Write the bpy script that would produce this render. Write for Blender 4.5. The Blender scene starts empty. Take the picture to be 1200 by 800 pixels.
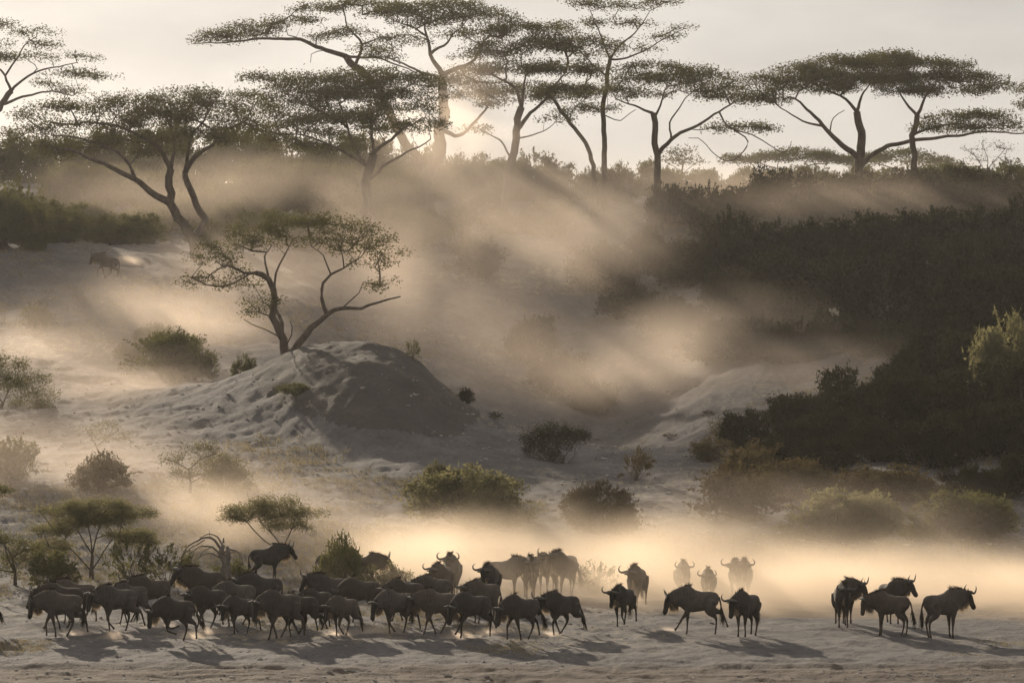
import bpy, math, random
import numpy as np
from mathutils import Vector, Matrix

random.seed(7)
RNG = np.random.default_rng(11)
SC = bpy.context.scene
COL = SC.collection
rad = math.radians

# ------------------------------------------------------------------ camera
CAM_H = 9.0
HFOV = 15.0
FPX = 600.0 / math.tan(rad(HFOV / 2))            # focal length in photo pixels (1200 wide)
PITCH = -math.atan(49.0 / FPX)                   # looks very slightly down: horizon just above mid frame
cam_d = bpy.data.cameras.new('camera')
cam_d.sensor_width = 36.0
cam_d.lens = 18.0 / math.tan(rad(HFOV / 2))
cam_d.clip_start = 1.0
cam_d.clip_end = 20000.0
cam = bpy.data.objects.new('camera', cam_d)
cam.location = (0, 0, CAM_H)
cam.rotation_euler = (math.pi / 2 + PITCH, 0, 0)
COL.objects.link(cam)
SC.camera = cam

# ------------------------------------------------------------------ light
SUN_EL, SUN_AZ = 12.0, -17.0                     # azimuth from +Y, negative = to the left
to_sun = Vector((math.sin(rad(SUN_AZ)) * math.cos(rad(SUN_EL)), math.cos(rad(SUN_AZ)) * math.cos(rad(SUN_EL)), math.sin(rad(SUN_EL))))
sun_d = bpy.data.lights.new('sun', 'SUN')
sun_d.energy = 4.6
sun_d.angle = rad(0.6)
sun_d.color = (1.0, 0.85, 0.66)
sun = bpy.data.objects.new('sun', sun_d)
sun.rotation_euler = to_sun.to_track_quat('Z', 'Y').to_euler()
COL.objects.link(sun)

w = bpy.data.worlds.new('World'); SC.world = w; w.use_nodes = True
wn, wl = w.node_tree.nodes, w.node_tree.links
bg = wn['Background']
sky = wn.new('ShaderNodeTexSky'); sky.sky_type = 'NISHITA'; sky.sun_disc = False
sky.sun_elevation = rad(SUN_EL); sky.sun_rotation = rad(SUN_AZ) % (2 * math.pi)
sky.air_density = 1.0; sky.dust_density = 3.0; sky.ozone_density = 1.0; sky.altitude = 1000
# high thin cloud: a veil of warm grey over the clear sky, broken up by soft noise
tc = wn.new('ShaderNodeTexCoord')
mp = wn.new('ShaderNodeMapping'); mp.inputs['Scale'].default_value = (7, 7, 24)
nz = wn.new('ShaderNodeTexNoise'); nz.inputs['Scale'].default_value = 1.6; nz.inputs['Detail'].default_value = 5
cr = wn.new('ShaderNodeValToRGB')
cr.color_ramp.elements[0].position = 0.32; cr.color_ramp.elements[0].color = (0.74, 0.74, 0.75, 1)
cr.color_ramp.elements[1].position = 0.70; cr.color_ramp.elements[1].color = (1.0, 1.0, 1.0, 1)
hs = wn.new('ShaderNodeHueSaturation'); hs.inputs['Saturation'].default_value = 0.5
mul = wn.new('ShaderNodeMix'); mul.data_type = 'RGBA'; mul.blend_type = 'MULTIPLY'; mul.inputs[0].default_value = 1.0
wl.new(tc.outputs['Generated'], mp.inputs[0]); wl.new(mp.outputs[0], nz.inputs['Vector'])
wl.new(nz.outputs['Fac'], cr.inputs[0]); wl.new(sky.outputs[0], hs.inputs['Color'])
veil = wn.new('ShaderNodeMix'); veil.data_type = 'RGBA'; veil.inputs[0].default_value = 0.74; veil.inputs[7].default_value = (13.6, 13.2, 12.7, 1)
wl.new(hs.outputs[0], veil.inputs[6]); wl.new(veil.outputs[2], mul.inputs[6]); wl.new(cr.outputs[0], mul.inputs[7])
wl.new(mul.outputs[2], bg.inputs['Color'])
bg.inputs['Strength'].default_value = 0.050

vs = SC.view_settings
vs.view_transform = 'Standard'; vs.look = 'None'; vs.exposure = 0.0; vs.gamma = 1.0
vs.use_curve_mapping = False
cy = SC.cycles
cy.max_bounces = 4; cy.diffuse_bounces = 2; cy.glossy_bounces = 1; cy.transmission_bounces = 2
cy.volume_bounces = 1; cy.transparent_max_bounces = 64
cy.use_adaptive_sampling = True; cy.adaptive_threshold = 0.025
cy.use_denoising = True
try:
    cy.denoiser = 'OPENIMAGEDENOISE'
except Exception:
    pass
cy.volume_max_steps = 256
cy.volume_step_rate = 4.0
cy.caustics_reflective = False; cy.caustics_refractive = False

# ------------------------------------------------------------------ helpers
_cp, _sp = math.cos(PITCH), math.sin(PITCH)
def P(px, py, D):
    """World point that lies D metres north of the camera along the sight line through photo pixel (px, py)."""
    a, b = (px - 600.0) / FPX, (400.0 - py) / FPX
    y = _cp - b * _sp
    z = _sp + b * _cp
    k = D / y
    return np.array((a * k, D, CAM_H + z * k))

def tag(o, label=None, cat=None, group=None, kind=None):
    if label: o['label'] = label
    if cat: o['category'] = cat
    if group: o['group'] = group
    if kind: o['kind'] = kind
    return o

def mesh(name, verts, faces, smooth=False):
    verts = np.asarray(verts, dtype=np.float32); me = bpy.data.meshes.new(name)
    if isinstance(faces, np.ndarray) and faces.ndim == 2:
        n, k = faces.shape
        me.vertices.add(len(verts)); me.vertices.foreach_set('co', verts.ravel())
        me.loops.add(n * k); me.loops.foreach_set('vertex_index', faces.astype(np.int32).ravel())
        me.polygons.add(n); me.polygons.foreach_set('loop_start', np.arange(0, n * k, k, dtype=np.int32))
        me.update(calc_edges=True)
    else:
        me.from_pydata([tuple(v) for v in verts], [], faces); me.update()
    if smooth:
        me.polygons.foreach_set('use_smooth', np.ones(len(me.polygons), dtype=bool))
    return me

def link(name, data, mat=None, parent=None):
    o = bpy.data.objects.new(name, data); COL.objects.link(o)
    if mat is not None and data is not None and not len(data.materials): data.materials.append(mat)
    if parent is not None: o.parent = parent
    return o

def empty(name, loc, rz=0.0, sc=1.0):
    o = bpy.data.objects.new(name, None); COL.objects.link(o)
    o.location = loc; o.rotation_euler = (0, 0, rz); o.scale = (sc, sc, sc) if not hasattr(sc, '__len__') else sc
    o.empty_display_size = 0.2
    return o

class MB:
    """Collects tubes and blades, then becomes one mesh."""
    def __init__(s): s.v = []; s.f = []; s.n = 0
    def tube(s, pts, radii, sides=6, flat=None, cap=True):
        pts = np.asarray(pts, float); m = len(pts)
        if m < 2: return
        t = np.gradient(pts, axis=0); t /= (np.linalg.norm(t, axis=1, keepdims=True) + 1e-9)
        ref = np.array((0.0, 0, 1)) if abs(t[:, 2]).mean() < 0.8 else np.array((0.0, 1, 0))
        a = np.cross(t, ref); a /= (np.linalg.norm(a, axis=1, keepdims=True) + 1e-9)
        b = np.cross(a, t)
        ang = np.linspace(0, 2 * math.pi, sides, endpoint=False)
        radii = np.asarray(radii, float)
        ra, rb = (radii, radii) if radii.ndim == 1 else (radii[:, 0], radii[:, 1])
        ring = pts[:, None] + a[:, None] * (np.cos(ang)[None, :, None] * ra[:, None, None]) + b[:, None] * (np.sin(ang)[None, :, None] * rb[:, None, None])
        s.v.append(ring.reshape(-1, 3))
        i = np.arange(m - 1)[:, None] * sides; j = np.arange(sides)[None]; j2 = (j + 1) % sides
        q = np.stack([i + j, i + j2, i + sides + j2, i + sides + j], -1).reshape(-1, 4) + s.n
        s.f += q.tolist()
        if cap:
            s.f.append([s.n + k for k in range(sides)][::-1]); s.f.append([s.n + (m - 1) * sides + k for k in range(sides)])
        s.n += m * sides
    def build(s, name, mat=None, parent=None, smooth=True):
        return link(name, mesh(name, np.concatenate(s.v), s.f, smooth), mat, parent)

def catmull(pts, step):
    pts = np.asarray(pts, float)
    if len(pts) < 3:
        n = max(2, int(np.linalg.norm(pts[-1] - pts[0]) / step) + 1)
        return pts[0] + (pts[-1] - pts[0]) * np.linspace(0, 1, n)[:, None]
    p = np.vstack([2 * pts[0] - pts[1], pts, 2 * pts[-1] - pts[-2]]); out = []
    for i in range(1, len(p) - 2):
        n = max(1, int(round(np.linalg.norm(p[i + 1] - p[i]) / step)))
        for t in np.linspace(0, 1, n, endpoint=False):
            out.append(0.5 * ((2 * p[i]) + (-p[i - 1] + p[i + 1]) * t + (2 * p[i - 1] - 5 * p[i] + 4 * p[i + 1] - p[i + 2]) * t * t
                              + (-p[i - 1] + 3 * p[i] - 3 * p[i + 1] + p[i + 2]) * t ** 3))
    out.append(pts[-1])
    return np.array(out)

def _hash(ix, iy, seed):
    h = (ix.astype(np.int64) * 374761393 + iy.astype(np.int64) * 668265263 + seed * 974634777) & 0x7fffffff
    h = ((h ^ (h >> 13)) * 1274126177) & 0x7fffffff
    return ((h ^ (h >> 16)) & 0xffff) / 65535.0
def vnoise(x, y, seed=0):
    x = np.asarray(x, float); y = np.asarray(y, float)
    ix, iy = np.floor(x), np.floor(y); fx, fy = x - ix, y - iy
    fx = fx * fx * (3 - 2 * fx); fy = fy * fy * (3 - 2 * fy)
    a, b = _hash(ix, iy, seed), _hash(ix + 1, iy, seed); c, d = _hash(ix, iy + 1, seed), _hash(ix + 1, iy + 1, seed)
    return (a + (b - a) * fx) * (1 - fy) + (c + (d - c) * fx) * fy - 0.5
def fbm(x, y, oct=4, seed=0):
    s, a = 0, 1.0
    for k in range(oct):
        s = s + a * vnoise(x * 2 ** k, y * 2 ** k, seed + k); a *= 0.5
    return s

# ------------------------------------------------------------------ materials
def mat_new(name):
    m = bpy.data.materials.new(name); m.use_nodes = True
    n, l = m.node_tree.nodes, m.node_tree.links
    return m, n, l, n['Principled BSDF'], n['Material Output']

def ramp(n, pts):
    r = n.new('ShaderNodeValToRGB'); e = r.color_ramp.elements
    while len(e) < len(pts): e.new(0.5)
    for k, (p, c) in enumerate(pts):
        e[k].position = p; e[k].color = (*c, 1)
    return r

def noise(n, l, coord, scale, detail=4, rough=0.55, vscale=None):
    t = n.new('ShaderNodeTexNoise'); t.inputs['Scale'].default_value = scale; t.inputs['Detail'].default_value = detail; t.inputs['Roughness'].default_value = rough
    if vscale:
        mp = n.new('ShaderNodeMapping'); mp.inputs['Scale'].default_value = vscale
        l.new(coord, mp.inputs[0]); coord = mp.outputs[0]
    l.new(coord, t.inputs['Vector'])
    return t

def mixc(n, l, fac, a, b, mode='MIX'):
    m = n.new('ShaderNodeMix'); m.data_type = 'RGBA'; m.blend_type = mode
    if isinstance(fac, (int, float)): m.inputs[0].default_value = fac
    else: l.new(fac, m.inputs[0])
    for s, c in ((6, a), (7, b)):
        if isinstance(c, tuple): m.inputs[s].default_value = (*c, 1)
        else: l.new(c, m.inputs[s])
    return m.outputs[2]

def ground_material(name='ground', tone=None):
    m, n, l, p, out = mat_new(name)
    g = n.new('ShaderNodeNewGeometry'); pos = g.outputs['Position']
    n1 = noise(n, l, pos, 0.09, 5); n2 = noise(n, l, pos, 0.8, 6, 0.65, (1, 0.45, 1)); n3 = noise(n, l, pos, 5.0, 5, 0.7, (1, 0.5, 1))
    r1 = ramp(n, [(0.30, (0.058, 0.051, 0.049)), (0.55, (0.097, 0.086, 0.083)), (0.75, (0.152, 0.134, 0.123))])
    l.new(n2.outputs['Fac'], r1.inputs[0])
    r3 = ramp(n, [(0.30, (0.55, 0.54, 0.53)), (0.52, (1, 1, 1)), (0.72, (1.22, 1.20, 1.16))])
    l.new(n3.outputs['Fac'], r3.inputs[0])
    c = mixc(n, l, 1.0, r1.outputs[0], r3.outputs[0], 'MULTIPLY')
    # straw-coloured litter in patches
    r4 = ramp(n, [(0.48, (0, 0, 0)), (0.62, (1, 1, 1))]); l.new(n1.outputs['Fac'], r4.inputs[0])
    n5 = noise(n, l, pos, 2.6, 6, 0.75, (1, 0.35, 1)); r5 = ramp(n, [(0.50, (0, 0, 0)), (0.62, (1, 1, 1))]); l.new(n5.outputs['Fac'], r5.inputs[0])
    f = mixc(n, l, 1.0, r4.outputs[0], r5.outputs[0], 'MULTIPLY')
    c = mixc(n, l, f, c, (0.24, 0.20, 0.135))
    # brown wheel track that runs across nearest the camera
    sx = n.new('ShaderNodeSeparateXYZ'); l.new(pos, sx.inputs[0])
    ad = n.new('ShaderNodeMath'); ad.operation = 'MULTIPLY_ADD'; l.new(n2.outputs['Fac'], ad.inputs[0]); ad.inputs[1].default_value = 2.2; l.new(sx.outputs['Y'], ad.inputs[2])
    mr = n.new('ShaderNodeMapRange'); mr.inputs['From Min'].default_value = 97.9; mr.inputs['From Max'].default_value = 96.3
    l.new(ad.outputs[0], mr.inputs['Value'])
    nt = noise(n, l, pos, 1.6, 6, 0.7, (0.25, 1.6, 1)); rt = ramp(n, [(0.30, (0.034, 0.021, 0.013)), (0.5, (0.076, 0.049, 0.031)), (0.72, (0.140, 0.096, 0.063))]); l.new(nt.outputs['Fac'], rt.inputs[0])
    c = mixc(n, l, mr.outputs[0], c, rt.outputs[0])
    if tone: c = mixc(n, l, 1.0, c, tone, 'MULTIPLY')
    l.new(c, p.inputs['Base Color']); p.inputs['Roughness'].default_value = 0.95
    b = n.new('ShaderNodeBump'); b.inputs['Strength'].default_value = 0.7; b.inputs['Distance'].default_value = 0.10
    l.new(n3.outputs['Fac'], b.inputs['Height']); l.new(b.outputs[0], p.inputs['Normal'])
    return m

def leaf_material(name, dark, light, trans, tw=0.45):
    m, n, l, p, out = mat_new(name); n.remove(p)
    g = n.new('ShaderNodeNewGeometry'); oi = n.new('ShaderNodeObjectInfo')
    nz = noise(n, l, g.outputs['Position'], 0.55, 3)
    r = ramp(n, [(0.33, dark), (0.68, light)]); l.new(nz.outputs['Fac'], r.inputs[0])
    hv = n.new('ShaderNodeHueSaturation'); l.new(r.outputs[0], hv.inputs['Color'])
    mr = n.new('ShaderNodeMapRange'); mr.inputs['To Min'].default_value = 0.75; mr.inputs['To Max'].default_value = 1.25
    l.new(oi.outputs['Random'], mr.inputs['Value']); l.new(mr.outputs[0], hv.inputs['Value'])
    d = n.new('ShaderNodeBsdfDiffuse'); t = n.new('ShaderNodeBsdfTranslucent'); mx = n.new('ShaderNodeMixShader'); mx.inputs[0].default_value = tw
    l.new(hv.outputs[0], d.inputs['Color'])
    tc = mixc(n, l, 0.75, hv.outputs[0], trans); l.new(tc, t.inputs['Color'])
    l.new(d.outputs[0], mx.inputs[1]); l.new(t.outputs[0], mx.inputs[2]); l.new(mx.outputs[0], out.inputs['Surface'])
    return m

def simple_material(name, c0, c1, scale=3.0, rough=0.9, bump=0.0, vscale=None, obj=False):
    m, n, l, p, out = mat_new(name)
    if obj: coord = n.new('ShaderNodeTexCoord').outputs['Object']
    else: coord = n.new('ShaderNodeNewGeometry').outputs['Position']
    t = noise(n, l, coord, scale, 5, 0.6, vscale); r = ramp(n, [(0.32, c0), (0.68, c1)]); l.new(t.outputs['Fac'], r.inputs[0])
    l.new(r.outputs[0], p.inputs['Base Color']); p.inputs['Roughness'].default_value = rough
    if bump:
        b = n.new('ShaderNodeBump'); b.inputs['Strength'].default_value = bump; b.inputs['Distance'].default_value = 0.05
        l.new(t.outputs['Fac'], b.inputs['Height']); l.new(b.outputs[0], p.inputs['Normal'])
    return m

def hide_material():
    """Slate brown coat: dark vertical brindle on the forequarters, darker face and legs."""
    m, n, l, p, out = mat_new('wildebeest_hide')
    co = n.new('ShaderNodeTexCoord').outputs['Object']; sx = n.new('ShaderNodeSeparateXYZ'); l.new(co, sx.inputs[0])
    t = noise(n, l, co, 5.0, 5, 0.6); r = ramp(n, [(0.3, (0.036, 0.030, 0.026)), (0.7, (0.072, 0.061, 0.053))]); l.new(t.outputs['Fac'], r.inputs[0])
    wv = n.new('ShaderNodeTexWave'); wv.wave_type = 'BANDS'; wv.bands_direction = 'X'; wv.inputs['Scale'].default_value = 3.6; wv.inputs['Distortion'].default_value = 7.0; wv.inputs['Detail'].default_value = 2
    l.new(co, wv.inputs['Vector'])
    fx = n.new('ShaderNodeMapRange'); fx.inputs['From Min'].default_value = -0.1; fx.inputs['From Max'].default_value = 0.3; l.new(sx.outputs['X'], fx.inputs['Value'])
    fw = n.new('ShaderNodeMath'); fw.operation = 'MULTIPLY'; l.new(wv.outputs['Fac'], fw.inputs[0]); l.new(fx.outputs[0], fw.inputs[1])
    fw2 = n.new('ShaderNodeMath'); fw2.operation = 'MULTIPLY'; l.new(fw.outputs[0], fw2.inputs[0]); fw2.inputs[1].default_value = 0.45
    c = mixc(n, l, fw2.outputs[0], r.outputs[0], (0.020, 0.017, 0.015))
    fz = n.new('ShaderNodeMapRange'); fz.inputs['From Min'].default_value = 0.62; fz.inputs['From Max'].default_value = 0.35; l.new(sx.outputs['Z'], fz.inputs['Value'])
    c = mixc(n, l, fz.outputs[0], c, (0.032, 0.023, 0.017))
    fh = n.new('ShaderNodeMapRange'); fh.inputs['From Min'].default_value = 0.72; fh.inputs['From Max'].default_value = 0.88; l.new(sx.outputs['X'], fh.inputs['Value'])
    c = mixc(n, l, fh.outputs[0], c, (0.014, 0.012, 0.011))
    oi = n.new('ShaderNodeObjectInfo'); hv = n.new('ShaderNodeHueSaturation'); mr = n.new('ShaderNodeMapRange'); mr.inputs['To Min'].default_value = 0.65; mr.inputs['To Max'].default_value = 1.7
    l.new(oi.outputs['Random'], mr.inputs['Value']); l.new(mr.outputs[0], hv.inputs['Value'])
    ms = n.new('ShaderNodeMath'); ms.operation = 'FRACT'; mm = n.new('ShaderNodeMath'); mm.operation = 'MULTIPLY'; mm.inputs[1].default_value = 7.31; l.new(oi.outputs['Random'], mm.inputs[0]); l.new(mm.outputs[0], ms.inputs[0])
    m6 = n.new('ShaderNodeMath'); m6.operation = 'MULTIPLY'; m6.inputs[1].default_value = 0.5; l.new(ms.outputs[0], m6.inputs[0])
    c = mixc(n, l, m6.outputs[0], c, (0.050, 0.034, 0.024)); l.new(c, hv.inputs['Color'])
    l.new(hv.outputs[0], p.inputs['Base Color']); p.inputs['Roughness'].default_value = 0.85; p.inputs['Specular IOR Level'].default_value = 0.2
    p.inputs['Sheen Weight'].default_value = 0.08; p.inputs['Sheen Roughness'].default_value = 0.4; p.inputs['Sheen Tint'].default_value = (1, 0.9, 0.75, 1)
    b = n.new('ShaderNodeBump'); b.inputs['Strength'].default_value = 0.25; b.inputs['Distance'].default_value = 0.02
    nb = noise(n, l, co, 30, 3, 0.6, (1, 1, 0.4)); l.new(nb.outputs['Fac'], b.inputs['Height']); l.new(b.outputs[0], p.inputs['Normal'])
    return m

def hair_material(name, col, trans, tw=0.5):
    m, n, l, p, out = mat_new(name); n.remove(p)
    d = n.new('ShaderNodeBsdfDiffuse'); t = n.new('ShaderNodeBsdfTranslucent'); mx = n.new('ShaderNodeMixShader'); mx.inputs[0].default_value = tw
    d.inputs['Color'].default_value = (*col, 1); t.inputs['Color'].default_value = (*trans, 1)
    l.new(d.outputs[0], mx.inputs[1]); l.new(t.outputs[0], mx.inputs[2]); l.new(mx.outputs[0], out.inputs['Surface'])
    return m

M = {}
M['ground'] = ground_material(); M['mound'] = ground_material('mound_shaded_earth', (0.54, 0.49, 0.43))  # mound: darker soil, with some of the shade lying on it multiplied into the colour
M['bark'] = simple_material('acacia_bark', (0.050, 0.036, 0.026), (0.130, 0.095, 0.068), 4.0, 0.95, 0.5, (1, 1, 0.3))
M['deadwood'] = simple_material('dead_wood', (0.090, 0.074, 0.060), (0.200, 0.170, 0.140), 6.0, 0.95, 0.4)
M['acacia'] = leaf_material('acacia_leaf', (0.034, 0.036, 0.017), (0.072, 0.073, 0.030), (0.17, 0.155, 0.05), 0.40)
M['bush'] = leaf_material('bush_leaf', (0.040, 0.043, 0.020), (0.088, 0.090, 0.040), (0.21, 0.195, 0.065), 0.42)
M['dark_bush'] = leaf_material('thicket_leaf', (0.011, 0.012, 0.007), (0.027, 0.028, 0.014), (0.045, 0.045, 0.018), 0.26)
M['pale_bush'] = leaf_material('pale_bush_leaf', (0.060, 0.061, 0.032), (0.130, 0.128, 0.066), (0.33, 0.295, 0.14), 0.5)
M['brown_bush'] = leaf_material('dry_bush_leaf', (0.038, 0.030, 0.017), (0.082, 0.064, 0.034), (0.16, 0.12, 0.055), 0.40)
M['straw'] = leaf_material('dry_grass', (0.15, 0.125, 0.080), (0.26, 0.22, 0.145), (0.36, 0.30, 0.18), 0.42)
M['stone'] = simple_material('stone', (0.16, 0.14, 0.125), (0.42, 0.39, 0.35), 1.5, 0.9, 0.3)
M['hide'] = hide_material()
M['horn'] = simple_material('horn', (0.030, 0.026, 0.023), (0.085, 0.075, 0.065), 12, 0.7, 0.1, None, True)
M['mane'] = hair_material('mane_hair', (0.022, 0.018, 0.016), (0.05, 0.035, 0.025), 0.3)
M['beard'] = hair_material('beard_hair', (0.22, 0.18, 0.14), (0.50, 0.39, 0.26), 0.55)

def volume_material(name, color, aniso, density=None, step=1.0):
    m = bpy.data.materials.new(name); m.use_nodes = True
    n, l = m.node_tree.nodes, m.node_tree.links
    n.clear(); out = n.new('ShaderNodeOutputMaterial'); v = n.new('ShaderNodeVolumePrincipled')
    v.inputs['Color'].default_value = (*color, 1); v.inputs['Anisotropy'].default_value = aniso
    if density is None:
        v.inputs['Density'].default_value = 1.0
        v.inputs['Density Attribute'].default_value = 'density'
    else:
        v.inputs['Density'].default_value = density; v.inputs['Density Attribute'].default_value = ''
        try: m.cycles.homogeneous_volume = True
        except Exception: pass
    try: m.cycles.volume_step_rate = step
    except Exception: pass
    l.new(v.outputs[0], out.inputs['Volume'])
    return m

# ------------------------------------------------------------------ terrain
def zrow(D, py): return P(600, py, D)[2]
_far = [(345, 18.9), (420, 19.0), (700, 18.0), (4000, 14.0)]
PROF = [
    (-300, [(-80, 0), (112, 0.0), (124, 0.1), (140, 1.5), (170, 3.6), (195, 5.4), (215, 8.2), (236, 12.0), (262, 13.6), (300, 17.0), (325, 19.3)] + _far),
    (60, [(-80, 0), (112, 0.0), (124, 0.05), (140, 1.35), (170, 3.4), (195, 5.2), (215, 7.6), (236, 11.1), (246, 12.2), (266, 12.9), (300, 15.8), (325, 18.6)] + _far),
    (300, [(-80, 0), (112, 0.0), (124, 0.0), (140, 1.2), (165, 3.3), (190, 4.9), (215, 6.6), (240, 10.0), (262, 12.6), (300, 16.4), (325, 18.4)] + _far),
    (480, [(-80, 0), (112, 0.0), (124, 0.0), (140, 1.2), (165, 3.2), (182, 3.5), (200, 3.0), (225, 5.6), (250, 9.4), (275, 13.0), (300, 16.6), (325, 18.2)] + _far),
    (700, [(-80, 0), (110, 0.0), (120, -0.2), (132, 0.4), (150, 1.6), (165, 2.3), (180, 1.2), (200, 1.0), (215, 2.0), (245, 6.6), (275, 12.2), (300, 16.6), (325, 18.0)] + _far),
    (900, [(-80, 0), (109, 0.02), (114, -0.35), (122, -0.4), (134, 0.4), (150, 1.7), (165, 2.4), (185, 2.6), (205, 4.2), (245, 8.2), (275, 13.2), (300, 16.6), (325, 17.7)] + _far),
    (1150, [(-80, 0), (107.5, 0.05), (113, -0.40), (122, -0.4), (135, 0.5), (150, 2.1), (170, 3.6), (205, 5.9), (250, 10.6), (280, 15.0), (300, 16.8), (325, 17.6)] + _far),
    (1500, [(-80, 0), (107, 0.05), (113, -0.40), (122, -0.3), (135, 0.7), (150, 2.6), (170, 4.6), (205, 7.4), (250, 12.0), (280, 16.0), (300, 17.6), (325, 18.3)] + _far),
]
# crest of the spur that carries the earth mound: photo column, row of its skyline, distance
CREST = np.array([(-400, 700, 186), (0, 530, 186), (120, 474, 184), (230, 450, 182), (285, 437, 180), (330, 420, 179), (365, 406, 178), (395, 400, 177), (425, 398, 176), (455, 402, 176), (490, 419, 176), (515, 440, 176), (540, 461, 175),
                  (575, 482, 174), (610, 497, 173), (700, 520, 170), (780, 534, 167), (860, 547, 164), (930, 566, 162), (1050, 620, 160), (1400, 760, 160)], float)
CREST_Z = np.array([P(a, b, d)[2] for a, b, d in CREST])

def smooth_interp(x, xs, ys):
    xs = np.asarray(xs, float); ys = np.asarray(ys, float)
    h = np.diff(xs); dl = np.diff(ys) / h
    m = np.zeros_like(ys); m[1:-1] = np.where(dl[1:] * dl[:-1] > 0, 2 * dl[1:] * dl[:-1] / (dl[1:] + dl[:-1] + 1e-12), 0); m[0] = dl[0]; m[-1] = dl[-1]
    x = np.clip(x, xs[0], xs[-1]); i = np.clip(np.searchsorted(xs, x) - 1, 0, len(h) - 1); t = (x - xs[i]) / h[i]
    return ys[i] * (2 * t ** 3 - 3 * t ** 2 + 1) + h[i] * m[i] * (t ** 3 - 2 * t ** 2 + t) + ys[i + 1] * (-2 * t ** 3 + 3 * t ** 2) + h[i] * m[i + 1] * (t ** 3 - t ** 2)

def terrain(X, Y, fine=True):
    X = np.asarray(X, float); Y = np.asarray(Y, float)
    u = 600 + FPX * X / np.maximum(Y, 70)
    cols = np.array([c for c, _ in PROF], float)
    zs = np.stack([smooth_interp(Y, [a for a, _ in pr], [b for _, b in pr]) for _, pr in PROF])
    uc = np.clip(u, cols[0], cols[-1]); i = np.clip(np.searchsorted(cols, uc) - 1, 0, len(cols) - 2)
    t = (uc - cols[i]) / (cols[i + 1] - cols[i]); t = t * t * (3 - 2 * t)
    idx = np.indices(X.shape) if X.ndim else ()
    z = zs[(i, *idx)] * (1 - t) + zs[(i + 1, *idx)] * t
    # spur and mound
    cd = np.interp(u, CREST[:, 0], CREST[:, 2])
    d = Y - cd + 0.9 * fbm(X * 0.18, Y * 0.18, 2, 40) + 0.12 * fbm(X * 0.8, Y * 0.8, 2, 44)
    a = np.abs(d)
    ue = 428 + (u - 428) * (1 + 0.012 * np.maximum(a - 2, 0) + 0.0008 * a * a) + 14 * fbm(X * 0.12, Y * 0.12, 2, 48) * np.clip(a / 4, 0, 1)   # the mound narrows away from its crest
    cz = smooth_interp(np.clip(ue, -400, 1400), CREST[:, 0], CREST_Z)
    g = np.exp(-((u - 430) / 120.0) ** 2)
    k = np.where(d < 0, 0.06 + 0.10 * g, 0.14 + 0.22 * g); wdt = 2.2
    cz = cz - 0.12 * np.abs(fbm(u * 0.055, d * 0.03, 3, 70)) * np.clip(a / 3, 0, 1) * np.exp(-((u - 430) / 130.0) ** 2)
    zc = cz - k * (np.sqrt(d * d + wdt * wdt) - wdt) - 0.006 * np.minimum(d, 0) ** 2
    s = 0.35
    z = np.where(zc - z > 4 * s, zc, np.where(zc - z < -4 * s, z, z + s * np.log1p(np.exp(np.clip((zc - z) / s, -30, 30)))))
    amp = np.clip((Y - 118) / 60, 0.0, 1.0)
    z = z + amp * (0.55 * fbm(X * 0.07, Y * 0.07, 3, 3) + 0.25 * fbm(X * 0.33, Y * 0.33, 3, 9))
    if fine:
        far = np.clip((520 - Y) / 120, 0, 1)
        z = z + far * ((0.075 + 0.05 * amp) * fbm(X * 1.7, Y * 1.1, 4, 21) + 0.05 * fbm(X * 0.45, Y * 0.45, 2, 5) + amp * 0.05 * fbm(X * 3.1, Y * 3.1, 2, 33))
        # long ruts of the wheel track
        tr = np.clip((97.2 - Y) / 1.5, 0, 1) * np.clip((Y - 60) / 10, 0, 1)
        z = z + tr * (0.10 * fbm(X * 0.25, Y * 1.3, 3, 61) - 0.05)
    return z
def gz(x, y): return float(terrain(np.array([x]), np.array([y]))[0])
def at(px, D):
    x = (px - 600.0) / FPX * D
    return np.array((x, D, gz(x, D)))
_DS = np.concatenate([np.arange(86, 135, 0.1), np.arange(135, 360, 0.4)])
def ground(px, py):
    """First point of the ground under photo pixel (px, py)."""
    pts = np.array([P(px, py, d) for d in (100.0, 200.0)]); sl = (pts[1] - pts[0]) / 100.0
    q = pts[0] + sl * (_DS - 100.0)[:, None]
    below = np.nonzero(q[:, 2] <= terrain(q[:, 0], q[:, 1]))[0]
    k = below[0] if len(below) else len(q) - 1
    return np.array((q[k, 0], q[k, 1], gz(q[k, 0], q[k, 1])))

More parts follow.
